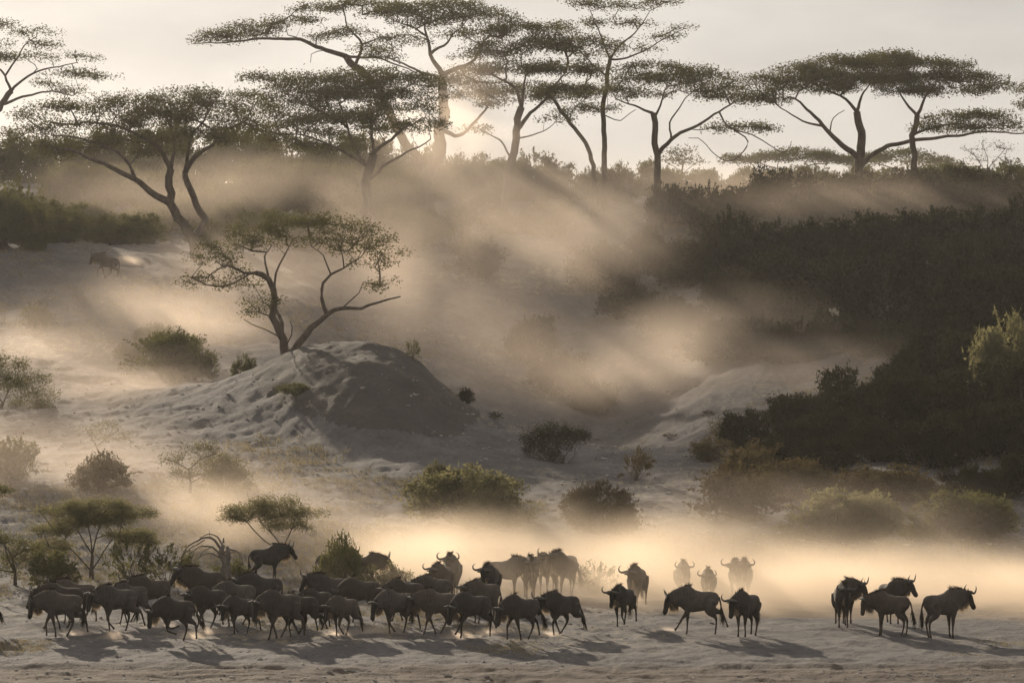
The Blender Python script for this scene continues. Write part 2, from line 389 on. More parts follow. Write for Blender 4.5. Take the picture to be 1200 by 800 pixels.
def build_terrain():
    tn = np.concatenate([-np.geomspace(1.0, 0.17, 24)[:-1], np.linspace(-0.17, 0.17, 430), np.geomspace(0.17, 1.0, 24)[1:]])
    yr = np.concatenate([np.linspace(-70, 84, 30)[:-1], np.arange(84, 100, 0.14), np.arange(100, 130, 0.22), np.arange(130, 200, 0.42), np.arange(200, 350, 1.0), np.geomspace(350, 2000, 40)])
    Tg, Yg = np.meshgrid(tn, yr)
    Xg = Tg * np.maximum(Yg, 70)
    Zg = terrain(Xg, Yg)
    V = np.stack([Xg, Yg, Zg], -1).reshape(-1, 3); R, C = Xg.shape
    i, j = np.meshgrid(np.arange(R - 1), np.arange(C - 1), indexing='ij'); a = i * C + j
    F = np.stack([a, a + 1, a + C + 1, a + C], -1).reshape(-1, 4)
    ctr = V[F].mean(1); u = 600 + FPX * ctr[:, 0] / np.maximum(ctr[:, 1], 70)
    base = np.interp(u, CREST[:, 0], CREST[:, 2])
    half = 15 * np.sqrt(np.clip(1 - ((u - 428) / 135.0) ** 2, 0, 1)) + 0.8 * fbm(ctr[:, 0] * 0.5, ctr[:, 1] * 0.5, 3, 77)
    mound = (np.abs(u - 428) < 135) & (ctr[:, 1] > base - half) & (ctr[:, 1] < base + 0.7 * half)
    trk = (ctr[:, 1] < 97.2 + 0.8 * fbm(ctr[:, 0] * 0.3, ctr[:, 0] * 0 + 3, 2, 8)) & (ctr[:, 1] > 84)
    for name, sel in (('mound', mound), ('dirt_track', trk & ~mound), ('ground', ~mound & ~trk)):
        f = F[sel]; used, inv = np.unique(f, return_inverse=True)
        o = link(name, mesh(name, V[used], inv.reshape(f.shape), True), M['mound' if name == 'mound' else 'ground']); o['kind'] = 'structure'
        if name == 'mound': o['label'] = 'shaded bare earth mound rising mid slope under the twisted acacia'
        if name == 'dirt_track': o['label'] = 'brown rutted dirt track across the bottom edge'
build_terrain()
# ------------------------------------------------------------------ acacias
def leaves_mesh(name, centers, normals_up, n_per, spread, thick, size, rng, up=0.5, quad=False):
    """Leaf sprays: n_per little blades around each centre, spread metres wide and thick metres deep."""
    c = np.repeat(centers, n_per, axis=0); n = len(c)
    r = np.sqrt(rng.random(n)) * spread; a = rng.random(n) * 2 * math.pi
    off = np.stack([r * np.cos(a), r * np.sin(a), rng.normal(0, thick, n)], -1)
    p = c + off
    s = size * (0.6 + 0.8 * rng.random(n))
    az = rng.random(n) * 2 * math.pi; el = rng.normal(0.15, up, n)
    d = np.stack([np.cos(az) * np.cos(el), np.sin(az) * np.cos(el), np.sin(el)], -1)
    q = rng.normal(0, 1, (n, 3)); q[:, 2] *= 0.6
    sd = np.cross(d, q); sd /= (np.linalg.norm(sd, axis=1, keepdims=True) + 1e-9)
    w = (s * 0.26)[:, None]
    if quad:
        v = np.stack([p, p + d * s[:, None] * 0.5 + sd * w, p + d * s[:, None], p + d * s[:, None] * 0.5 - sd * w], 1).reshape(-1, 3)
        f = np.arange(4 * n).reshape(-1, 4)
    else:
        v = np.stack([p - sd * w, p + sd * w, p + d * s[:, None]], 1).reshape(-1, 3)
        f = np.arange(3 * n).reshape(-1, 3)
    return mesh(name, v, f)

def acacia(name, label, cat, D, limbs, pads, group=None, spacing=0.85, leaf=0.24, nleaf=34, spread=0.75, thick=0.13, mat='acacia', seed=0, twig=0.014, base=None, skip=0.0, droop=0.0, sides=7, thin_tw=1.0, wood='bark'):
    rng = np.random.default_rng(seed + 100)
    s = FPX / D
    pos, par, rad_, paths = [], [], [], []
    def add(p, parent, r): pos.append(np.asarray(p, float)); par.append(parent); rad_.append(r); return len(pos) - 1
    for k, lb in enumerate(limbs):
        pts, r0, r1 = lb[0], lb[1] * 0.74, lb[2] * 0.8; dd1 = lb[3] if len(lb) > 3 else 0.0
        q = np.array([P(a, b, D + (dd1 * i / (len(pts) - 1))) for i, (a, b) in enumerate(pts)])
        if k == 0:
            b0 = np.array((q[0][0], q[0][1], gz(q[0][0], q[0][1]) - 0.25))
            q = np.vstack([b0, q]) if b0[2] < q[0][2] - 0.3 else np.vstack([b0, q[1:]])
            start = -1
        else:
            A = np.array(pos); dist = np.linalg.norm((A - q[0]) * np.array((1, 0.3, 1)), axis=1); start = int(dist.argmin())
            q = q + (A[start] - q[0]) * np.linspace(1, 0, len(q))[:, None] ** 1.5 * np.array((1, 1, 1)) if dist[start] < 3.0 else q
            q[0] = A[start]
        c = catmull(q, 0.45)
        jit = rng.normal(0, 0.05 + 0.35 * r1, c.shape); jit[0] = 0; jit[1:-1] = (jit[:-2] + jit[1:-1] + jit[2:]) / 2.2; jit[0] = 0; c = c + jit
        path = [start] if start >= 0 else []
        for i in range(0 if start < 0 else 1, len(c)):
            t = i / (len(c) - 1)
            r = r0 + (r1 - r0) * t ** 0.8
            if k == 0: r *= 1 + 0.7 * math.exp(-i * 1.1)
            path.append(add(c[i], path[-1] if path else -1, r))
        paths.append((path, True))
    nlimb = len(pos)
    tips, order = [], []
    for pd in pads:
        cx, cy_, rx, ry = pd[:4]; dd = pd[4] if len(pd) > 4 else rng.normal(0, 0.22) * rx / s
        c = P(cx, cy_, D + dd); mx, mz = rx / s, ry / s; my = max(mx * 0.75, 0.8)
        n = max(4, int(math.pi * mx * my / spacing ** 2)); mz *= 1.25
        r = np.sqrt(rng.random(n)); a = rng.random(n) * 2 * math.pi
        z = (rng.random(n) * 1.5 - 0.7) * np.sqrt(np.clip(1.05 - r * r, 0, 1)) * mz + 0.25 * mz * (1 - r * r)
        tips.append(np.stack([c[0] + mx * r * np.cos(a), c[1] + my * r * np.sin(a), c[2] + z], -1))
    tips = np.concatenate(tips)
    A0 = np.array(pos)
    key = np.linalg.norm(tips[:, None] - A0[None, ::2], axis=2).min(1)
    for i in np.argsort(key + rng.normal(0, 0.5, len(key))):
        t = tips[i]; A = np.array(pos); v = t - A; dist = np.linalg.norm(v, axis=1)
        hor = np.hypot(v[:, 0], v[:, 1])
        cost = dist * (1 + 0.9 * np.clip((hor * 0.05 - v[:, 2]) / (dist + 0.1), 0, 1)) + np.where(np.arange(len(pos)) < 3, 3.0, 0)
        j = int(cost.argmin()); d = dist[j]
        m = max(1, int(d / 0.55)); path = [j]
        mid = (A[j] + t) / 2 + rng.normal(0, 0.10 * d, 3) + np.array((0, 0, (-0.10 + droop) * d))
        for q in range(1, m + 1):
            f = q / m; p = (1 - f) ** 2 * A[j] + 2 * f * (1 - f) * mid + f * f * t
            if q < m: p = p + rng.normal(0, 0.05, 3)
            path.append(add(p, path[-1], 0.0))
        paths.append((path, False)); order.append(path[-1])
    cnt = np.zeros(len(pos)); cnt[order] += 1
    for i in range(len(pos) - 1, -1, -1):
        if par[i] >= 0: cnt[par[i]] += cnt[i]
    rr = np.array(rad_); pipe = twig * np.maximum(cnt, 1) ** 0.46 * thin_tw
    rr[nlimb:] = pipe[nlimb:]; rr[:nlimb] = np.maximum(rr[:nlimb], 0.02)
    POS = np.array(pos); b0 = POS[0].copy(); b0[2] = gz(b0[0], b0[1])
    mb = MB()
    for path, is_l in paths:
        if len(path) < 2: continue
        r = rr[path].copy()
        if not is_l: r[0] = min(r[0], r[1] * 1.25)
        elif path[0] != 0 and len(r) > 2: r[0] = min(r[0], r[1] * 1.15)
        mb.tube(POS[path] - b0, r, sides if is_l else (4 if r[0] > 0.03 else 3))
    root = empty(name, b0); tag(root, label, cat, group)
    mb.build('trunk', M[wood], root)
    if nleaf:
        tp = POS[order] - b0
        if skip: tp = tp[rng.random(len(tp)) > skip]
        me = leaves_mesh('crown', tp, None, int(nleaf * (2.6 if D > 200 else 2.0)), spread * 1.18, thick * 1.35, leaf * (0.64 if D > 200 else 0.72), rng)
        link('crown', me, M[mat], root)
    return root

AC = 'acacia tree'
RG = 'flat topped acacias standing along the ridge'
# ridge trees, left to right
acacia('acacia_tree', 'open layered acacia reaching in from the top left edge', AC, 300,
       [([(-45, 225), (-30, 170), (-12, 138), (2, 122), (14, 106)], .42, .28), ([(2, 122), (32, 112), (62, 108), (84, 112)], .18, .05, -1), ([(14, 106), (34, 90), (58, 80), (90, 72)], .16, .04, 1),
        ([(14, 106), (8, 88), (24, 66), (30, 52), (42, 44)], .16, .04), ([(30, 92), (44, 82), (30, 68)], .08, .03), ([(8, 88), (-10, 66), (-8, 34)], .12, .04)],
       [(44, 37, 26, 4), (45, 52, 24, 4), (28, 68, 38, 5), (92, 67, 22, 3.5), (104, 88, 30, 5), (76, 88, 22, 6), (86, 108, 24, 4), (5, 26, 18, 3), (-20, 30, 30, 6), (-6, 52, 18, 5), (-40, 60, 40, 8), (52, 100, 22, 4)], RG, seed=1, nleaf=26)
acacia('acacia_tree', 'broad spreading acacia with forked trunk on the terrace behind the lone animal', AC, 246,
       [([(236, 312), (224, 280), (212, 262), (200, 236), (202, 200)], .55, .30), ([(200, 236), (178, 222), (159, 211), (130, 196), (101, 184), (80, 172)], .34, .10, -2), ([(224, 280), (236, 262), (233, 244), (220, 214), (213, 200)], .36, .24, 2),
        ([(202, 200), (190, 176), (160, 158), (130, 145), (96, 143)], .24, .07, -1), ([(213, 200), (226, 180), (248, 168), (268, 150), (292, 138)], .26, .07, 1), ([(202, 200), (205, 170), (200, 145), (186, 128)], .2, .06, 2), ([(213, 200), (222, 165), (238, 140), (250, 122)], .18, .05, -2), ([(159, 211), (140, 180), (110, 165), (60, 158)], .16, .05, -2)],
       [(60, 127, 28, 7), (105, 124, 50, 10), (165, 120, 42, 10), (215, 113, 48, 9), (262, 118, 42, 9), (292, 128, 26, 9), (190, 142, 55, 8), (245, 142, 50, 9), (120, 146, 45, 8), (60, 150, 40, 9), (230, 160, 55, 7), (160, 165, 45, 7), (95, 172, 40, 8), (40, 138, 30, 8), (150, 132, 50, 9), (205, 128, 50, 8), (285, 150, 40, 8), (265, 165, 40, 7), (190, 178, 40, 7), (130, 160, 40, 7), (70, 180, 44, 9), (30, 165, 40, 10), (240, 128, 44, 8)], RG, seed=2, nleaf=34, leaf=.22)
acacia('acacia_tree', 'many stemmed dense acacia standing in front of the tallest crown', AC, 268,
       [([(430, 250), (428, 222), (432, 196), (438, 182)], .6, .42), ([(438, 182), (452, 168), (470, 154), (495, 138)], .22, .06, -2), ([(432, 196), (418, 175), (408, 150), (398, 122)], .22, .06, 1), ([(438, 182), (436, 150), (446, 120)], .2, .06, 2), ([(432, 196), (405, 178), (372, 162), (340, 156)], .2, .05, -1),
        ([(428, 210), (450, 195), (476, 178), (505, 165)], .18, .05, 2), ([(408, 150), (380, 132), (350, 118), (320, 96)], .14, .04, 0), ([(446, 120), (465, 108), (485, 98)], .1, .04)],
       [(325, 91, 40, 5), (365, 104, 55, 9), (440, 90, 60, 9), (400, 114, 60, 10), (345, 122, 45, 9), (395, 138, 60, 9), (478, 100, 40, 10), (468, 128, 48, 9), (335, 150, 45, 8), (385, 160, 40, 8), (300, 112, 26, 7), (500, 120, 28, 9), (440, 110, 50, 9), (420, 140, 40, 8), (460, 150, 44, 8), (360, 140, 44, 8), (410, 98, 50, 8), (490, 145, 30, 7), (350, 172, 44, 8), (310, 135, 34, 8), (300, 160, 36, 8), (400, 175, 30, 7)], RG, seed=3, nleaf=36)
acacia('acacia_tree', 'acacia with one long bare limb reaching left against the pale sky', AC, 296,
       [([(498, 222), (486, 190), (466, 150), (444, 108), (416, 78), (404, 67)], .62, .34), ([(404, 67), (375, 57), (350, 47), (320, 45), (292, 46), (260, 50), (224, 52)], .28, .03, -3), ([(416, 78), (424, 52), (408, 32), (404, 20)], .2, .06, 1), ([(410, 66), (440, 68), (465, 76), (490, 86)], .16, .05, 2),
        ([(350, 47), (336, 40), (338, 30)], .07, .03), ([(380, 60), (366, 64), (364, 72)], .05, .03), ([(424, 52), (446, 44), (470, 46)], .1, .03, 2)],
       [(258, 42, 32, 4), (300, 32, 42, 5), (345, 24, 34, 4), (285, 40, 36, 4), (375, 10, 40, 5), (425, 5, 42, 5), (445, 16, 30, 5), (412, 38, 34, 4), (470, 48, 36, 6), (440, 58, 30, 4), (385, 44, 24, 3), (250, 48, 26, 3)], RG, seed=4, nleaf=26)
acacia('acacia_tree', 'tallest acacia with thick pale lit trunk at the centre of the ridge', AC, 290,
       [([(500, 222), (512, 190), (518, 150), (520, 118), (518, 84)], .78, .42), ([(518, 84), (506, 62), (500, 42), (498, 28)], .3, .08, -1), ([(518, 84), (545, 76), (562, 60), (575, 42)], .28, .07, 1), ([(508, 66), (524, 50), (540, 34)], .18, .05, 2), ([(518, 92), (492, 84), (466, 72), (450, 64)], .18, .05, -2),
        ([(518, 150), (540, 158), (560, 140), (575, 118)], .26, .07, -3), ([(500, 42), (482, 32), (462, 26)], .12, .04)],
       [(470, 14, 42, 7), (515, 8, 50, 8), (555, 18, 48, 8), (590, 30, 40, 9), (500, 28, 40, 7), (560, 42, 45, 8), (450, 66, 26, 5), (590, 105, 40, 8), (560, 112, 34, 7), (535, 96, 40, 6), (577, 122, 22, 4)], RG, seed=5, nleaf=38)
acacia('acacia_tree', 'dense dark crowned acacia right of the tallest trunk', AC, 284,
       [([(594, 225), (600, 185), (607, 155), (608, 128)], .5, .34), ([(607, 150), (622, 132), (640, 112), (664, 84)], .24, .06, 2), ([(608, 128), (600, 105), (580, 90), (560, 80)], .2, .05, -1), ([(608, 128), (612, 100), (620, 76)], .2, .05, 1), ([(600, 185), (585, 165), (560, 150)], .12, .04, -2), ([(604, 165), (630, 158), (652, 142)], .1, .03, -2)],
       [(575, 64, 45, 8), (610, 54, 50, 9), (650, 48, 48, 9), (690, 56, 42, 9), (560, 84, 36, 7), (600, 82, 50, 8), (650, 80, 50, 9), (690, 84, 36, 8), (625, 105, 40, 7), (665, 105, 36, 7), (640, 34, 30, 5), (558, 152, 16, 3), (654, 140, 20, 4)], RG, seed=6, nleaf=36)
acacia('acacia_tree', 'slender straight trunked acacia with an open feathery top', AC, 292,
       [([(707, 226), (707, 180), (707, 134), (712, 90), (716, 68)], .34, .2), ([(716, 68), (730, 50), (748, 34), (762, 14)], .14, .03, 1), ([(716, 68), (742, 66), (770, 50), (800, 34)], .12, .03, -1), ([(716, 68), (706, 46), (696, 26), (690, 8)], .12, .03, -1), ([(712, 90), (690, 70), (668, 52), (648, 34)], .11, .03, 1), ([(762, 14), (778, 6), (788, 2)], .05, .03), ([(707, 134), (728, 140), (744, 128)], .07, .03)],
       [(690, 4, 42, 4), (735, 8, 40, 4), (775, 3, 28, 3), (795, 32, 20, 3), (775, 44, 30, 3), (668, 30, 30, 4), (720, 26, 36, 4), (750, 28, 28, 3), (640, 34, 22, 4), (690, 46, 30, 4), (745, 58, 30, 4), (700, 66, 30, 5)], RG, seed=7, nleaf=13, spacing=.8, spread=.6)
acacia('acacia_tree', 'thin leaning acacia stem beside the slender straight trunk', AC, 290,
       [([(697, 226), (694, 196), (688, 172), (668, 144), (650, 122)], .3, .16), ([(668, 144), (672, 128), (690, 112)], .08, .03, 1), ([(650, 122), (636, 108), (622, 100)], .1, .03)],
       [(660, 112, 40, 6), (700, 108, 34, 6), (690, 128, 36, 5), (630, 118, 30, 6)], RG, seed=8, nleaf=30)
acacia('acacia_tree', 'acacia with one low limb sweeping right toward the widest crown', AC, 288,
       [([(770, 222), (770, 190), (768, 156), (762, 134)], .42, .28), ([(770, 184), (786, 164), (817, 147), (850, 127), (866, 116)], .26, .06, -2), ([(762, 134), (742, 124), (722, 116)], .16, .05, 1), ([(764, 138), (774, 118), (782, 100)], .14, .04, 1), ([(786, 164), (784, 144), (800, 122), (812, 108)], .12, .04, 2),
        ([(840, 133), (852, 150), (880, 158), (918, 178), (928, 165)], .10, .03, -3), ([(858, 152), (876, 166), (860, 187), (838, 183), (824, 164), (806, 160)], .08, .03, -3)],
       [(745, 92, 40, 7), (785, 96, 44, 8), (820, 104, 40, 8), (765, 78, 34, 5), (800, 84, 34, 6), (720, 104, 28, 6), (850, 112, 34, 8), (840, 92, 36, 7), (870, 150, 40, 4), (750, 112, 30, 5)], RG, seed=9, nleaf=34)
acacia('acacia_tree', 'wide domed acacia with thick trunk and long left limb', AC, 292,
       [([(1008, 226), (1008, 190), (1007, 150), (1005, 130)], .62, .34), ([(1004, 190), (985, 172), (963, 150), (945, 128), (926, 112)], .36, .08, -2), ([(963, 150), (940, 142), (915, 128)], .14, .05, -1), ([(1005, 130), (992, 116), (970, 106), (950, 98)], .2, .05, 1), ([(1005, 130), (1010, 112), (1022, 96)], .2, .05, 2), ([(970, 156), (976, 138), (990, 128)], .09, .03),
        ([(1012, 192), (1033, 174), (1067, 163), (1117, 157), (1160, 154), (1198, 158)], .3, .06, 3)],
       [(1035, 74, 50, 9), (985, 80, 58, 10), (935, 90, 50, 10), (895, 102, 40, 9), (870, 112, 30, 8), (1010, 94, 60, 9), (955, 104, 46, 7), (900, 118, 36, 6), (1050, 92, 40, 8), (1000, 70, 40, 7), (960, 88, 40, 8)], RG, seed=10, nleaf=40)
acacia('acacia_tree', 'domed acacia with straight trunk and drooping right shelf of leaves', AC, 286,
       [([(1072, 226), (1071, 190), (1070, 158), (1073, 134)], .4, .26), ([(1073, 134), (1060, 118), (1048, 100)], .18, .05, 1), ([(1073, 134), (1084, 112), (1100, 96)], .2, .05, -1), ([(1070, 158), (1092, 150), (1122, 146), (1150, 150)], .16, .04, -2), ([(1100, 96), (1130, 96), (1160, 98)], .12, .04, -2)],
       [(1050, 70, 40, 8), (1090, 78, 50, 9), (1130, 90, 44, 7), (1165, 100, 28, 5), (1075, 92, 50, 9), (1115, 106, 46, 7), (1062, 106, 40, 7), (1135, 138, 50, 7), (1172, 148, 30, 4), (1110, 150, 40, 4)], RG, seed=11, nleaf=40)
acacia('acacia_tree', 'acacia crown cut off by the right edge of the picture', AC, 290,
       [([(1262, 230), (1258, 180), (1250, 140), (1240, 120)], .4, .22), ([(1240, 120), (1220, 112), (1200, 110)], .14, .04), ([(1250, 140), (1226, 132), (1206, 128)], .12, .04, -1)],
       [(1215, 106, 30, 7), (1212, 124, 28, 5), (1250, 100, 40, 9), (1230, 118, 30, 6)], RG, seed=12, nleaf=36)
acacia('acacia_tree', 'pale distant flat acacia seen under the domed crown on its left', AC, 420,
       [([(938, 232), (936, 212), (930, 200)], .4, .25), ([(930, 205), (910, 198), (890, 192)], .15, .05), ([(930, 202), (950, 194), (975, 190)], .15, .05)],
       [(890, 187, 44, 5), (930, 181, 44, 5), (970, 187, 40, 5), (1000, 190, 26, 4)], 'distant acacias behind the ridge', seed=13, nleaf=30, leaf=.36, spacing=1.1, spread=1.0)
acacia('acacia_tree', 'pale distant flat acacia seen under the drooping right shelf', AC, 425,
       [([(1060, 232), (1058, 212), (1056, 198)], .4, .25), ([(1056, 202), (1080, 196), (1100, 192)], .15, .05), ([(1056, 202), (1036, 194), (1020, 190)], .15, .05)],
       [(1050, 182, 40, 5), (1085, 190, 36, 5), (1020, 188, 30, 5), (1110, 194, 18, 3)], 'distant acacias behind the ridge', seed=14, nleaf=30, leaf=.36, spacing=1.1, spread=1.0)
acacia('acacia_tree', 'small distant thorn tree between two ridge trunks', AC, 400,
       [([(800, 230), (800, 205), (800, 190)], .2, .1), ([(800, 205), (790, 195), (778, 186)], .06, .03), ([(800, 205), (810, 195), (824, 186)], .06, .03)],
       [(790, 186, 22, 8), (812, 188, 22, 8), (800, 178, 16, 5)], 'distant acacias behind the ridge', seed=15, nleaf=12, leaf=.34)
acacia('bare_tree', 'thin nearly leafless tree on the ridge near the right edge', 'bare tree', 288,
       [([(1161, 240), (1161, 220), (1160, 204), (1158, 196)], .16, .09), ([(1160, 206), (1148, 192), (1140, 178)], .05, .02, 1), ([(1158, 196), (1168, 184), (1180, 172)], .05, .02, -1), ([(1159, 200), (1158, 182), (1150, 168)], .05, .02)],
       [(1140, 176, 14, 6), (1160, 170, 18, 6), (1180, 174, 14, 5), (1150, 186, 18, 6), (1174, 188, 16, 6)], None, seed=16, nleaf=3, spacing=.42, spread=.3, leaf=.16, twig=.010)
# the acacia on the mound
acacia('acacia_tree', 'twisted acacia leaning over the left shoulder of the earth mound', AC, 183,
       [([(336, 418), (333, 408), (328, 390), (322, 370), (322, 348), (314, 330), (302, 318)], .34, .16), ([(336, 414), (350, 398), (366, 380), (384, 366), (402, 358), (424, 358), (444, 352), (470, 349)], .30, .04, 2), ([(302, 318), (286, 318), (266, 312), (250, 318)], .12, .04, -2),
        ([(384, 364), (379, 346), (378, 330), (386, 318), (402, 310), (424, 304)], .15, .04, 1), ([(332, 402), (330, 380), (322, 362)], .14, .10, 1), ([(322, 345), (324, 320), (334, 300), (344, 282)], .10, .03, 1), ([(312, 326), (308, 300), (320, 286)], .09, .03, 2), ([(386, 318), (378, 300), (366, 290)], .06, .02), ([(402, 310), (400, 292), (396, 280)], .06, .02),
        ([(330, 398), (312, 386), (296, 380), (286, 374)], .045, .02, -2), ([(336, 404), (344, 390), (340, 378)], .05, .03, -1), ([(402, 358), (420, 342), (426, 328)], .06, .02, 1), ([(250, 318), (236, 328), (224, 326)], .05, .02, -2)],
       [(300, 272, 42, 9), (335, 262, 40, 8), (372, 258, 42, 8), (405, 268, 40, 9), (435, 284, 36, 10), (455, 296, 20, 7), (270, 290, 34, 10), (250, 300, 28, 8), (235, 330, 28, 8), (275, 332, 32, 8), (262, 312, 26, 8), (420, 292, 32, 8), (385, 282, 34, 6), (320, 282, 34, 7), (450, 336, 22, 8), (440, 310, 26, 6), (310, 352, 22, 8), (300, 366, 20, 5)],
       None, seed=20, nleaf=28, spacing=.55, spread=.42, leaf=.15, thick=.10, twig=.011)
# small umbrella thorns on the near slope
NG = 'small umbrella thorns on the near slope'
acacia('thorn_tree', 'sharp small umbrella thorn standing behind the leftmost animals', 'thorn tree', 124.5,
       [([(107, 690), (107, 672), (106, 655)], .09, .06), ([(106, 655), (100, 636), (92, 618)], .04, .02), ([(106, 655), (112, 632), (118, 612)], .045, .02, .3), ([(106, 660), (122, 642), (136, 628)], .04, .015, -.3), ([(107, 672), (92, 654), (76, 640)], .03, .015, .3), ([(106, 650), (106, 630), (104, 612)], .04, .02)],
       [(80, 600, 36, 7), (112, 592, 40, 8), (145, 602, 36, 7), (62, 622, 30, 6), (100, 612, 40, 8), (150, 626, 30, 5), (165, 634, 26, 5), (60, 640, 24, 7), (128, 610, 34, 7)],
       NG, seed=21, nleaf=40, spacing=.22, spread=.22, leaf=.075, thick=.055, twig=.0055, mat='pale_bush')
acacia('thorn_tree', 'dust pale umbrella thorn behind the lone animal facing right', 'thorn tree', 131,
       [([(335, 672), (336, 655), (332, 640)], .07, .05), ([(332, 640), (320, 622), (304, 606)], .035, .015), ([(332, 640), (342, 620), (350, 604)], .035, .015), ([(334, 650), (310, 632), (290, 612)], .03, .012)],
       [(290, 598, 30, 6), (325, 590, 34, 7), (355, 602, 28, 7), (318, 606, 34, 6), (340, 616, 28, 6), (278, 606, 18, 4)],
       NG, seed=22, nleaf=34, spacing=.24, spread=.24, leaf=.08, thick=.06, twig=.0055, mat='pale_bush')
acacia('thorn_tree', 'small ragged thorn tree on the bare left slope above the near bushes', 'thorn tree', 158,
       [([(118, 548), (117, 532), (114, 522)], .08, .05), ([(114, 522), (106, 512), (102, 504)], .03, .015), ([(116, 526), (128, 514), (138, 506)], .03, .015)],
       [(108, 505, 14, 6), (125, 500, 18, 6), (140, 512, 14, 5), (122, 514, 18, 5)],
       NG, seed=23, nleaf=9, spacing=.30, spread=.24, leaf=.09, thick=.08, twig=.007, mat='bush')
acacia('thorn_tree', 'crooked dark green thorn tree casting shade on the spur', 'thorn tree', 161,
       [([(655, 568), (653, 554), (650, 542)], .09, .06), ([(650, 542), (640, 528), (630, 518)], .045, .02), ([(652, 548), (660, 534), (672, 518), (684, 510)], .05, .02), ([(655, 556), (666, 546), (676, 532)], .03, .015), ([(650, 542), (655, 525), (652, 512)], .04, .02)],
       [(630, 514, 18, 8), (648, 507, 22, 6), (668, 512, 18, 7), (628, 526, 14, 8), (655, 520, 20, 8), (680, 510, 10, 4), (645, 534, 16, 7)],
       NG, seed=24, nleaf=44, spacing=.30, spread=.22, leaf=.09, thick=.10, twig=.007, mat='dark_bush')
acacia('thorn_tree', 'small thorn tree on the skyline end of the spur', 'thorn tree', 168,
       [([(853, 546), (852, 532), (850, 522)], .07, .05), ([(850, 522), (842, 512), (836, 504)], .03, .015), ([(852, 530), (860, 520), (864, 514)], .03, .015)],
       [(845, 500, 14, 6), (858, 508, 12, 6), (838, 508, 10, 5), (850, 516, 14, 7)],
       NG, seed=25, nleaf=22, spacing=.30, spread=.25, leaf=.09, thick=.10, twig=.007, mat='brown_bush')
acacia('thorn_tree', 'wiry thin thorn tree half lost in dust on the left slope', 'thorn tree', 146,
       [([(222, 588), (222, 566), (219, 550)], .06, .04), ([(219, 550), (206, 540), (196, 536)], .025, .012), ([(220, 556), (236, 540), (252, 532)], .03, .012), ([(222, 566), (240, 556), (262, 548)], .03, .012)],
       [(200, 540, 18, 6), (235, 528, 24, 7), (262, 538, 22, 7), (245, 545, 24, 6), (215, 556, 20, 5)],
       NG, seed=26, nleaf=18, spacing=.30, spread=.24, leaf=.09, thick=.09, twig=.006, mat='bush')
acacia('thorn_tree', 'leafy thorn tree hanging in at the left edge halfway up', 'thorn tree', 178,
       [([(-8, 496), (-4, 482), (2, 472)], .14, .09), ([(2, 472), (10, 458), (22, 446)], .06, .02), ([(-2, 480), (18, 478), (46, 486)], .05, .02, -1), ([(2, 472), (-10, 455), (-20, 445)], .06, .02)],
       [(5, 428, 26, 8), (28, 444, 26, 9), (42, 464, 22, 8), (10, 452, 30, 9), (-20, 440, 26, 9), (30, 476, 26, 6), (52, 478, 12, 4)],
       NG, seed=27, nleaf=40, spacing=.36, spread=.32, leaf=.11, thick=.12, twig=.007, mat='bush')
acacia('thorn_tree', 'low spreading thorn tree in the grass at the bottom left edge', 'thorn tree', 122,
       [([(18, 692), (16, 670), (12, 652)], .06, .04), ([(12, 652), (4, 636), (-6, 626)], .03, .012), ([(14, 660), (28, 646), (40, 640)], .03, .012)],
       [(8, 634, 26, 5), (34, 644, 20, 5), (-12, 628, 22, 5), (20, 655, 24, 6), (50, 668, 20, 8), (0, 668, 24, 8)],
       NG, seed=28, nleaf=26, spacing=.26, spread=.22, leaf=.075, thick=.07, twig=.005, mat='bush')
acacia('thorn_tree', 'tip of a leafy branch poking in at the left edge above the low grass', 'thorn tree', 121,
       [([(-60, 690), (-52, 640), (-40, 600)], .08, .05), ([(-40, 600), (-20, 584), (2, 576)], .03, .012), ([(-40, 600), (-50, 580), (-46, 568)], .03, .012)],
       [(-4, 574, 20, 4), (-40, 566, 30, 6), (-24, 580, 24, 5)],
       NG, seed=29, nleaf=22, spacing=.26, spread=.22, leaf=.075, thick=.05, twig=.0055, mat='bush')
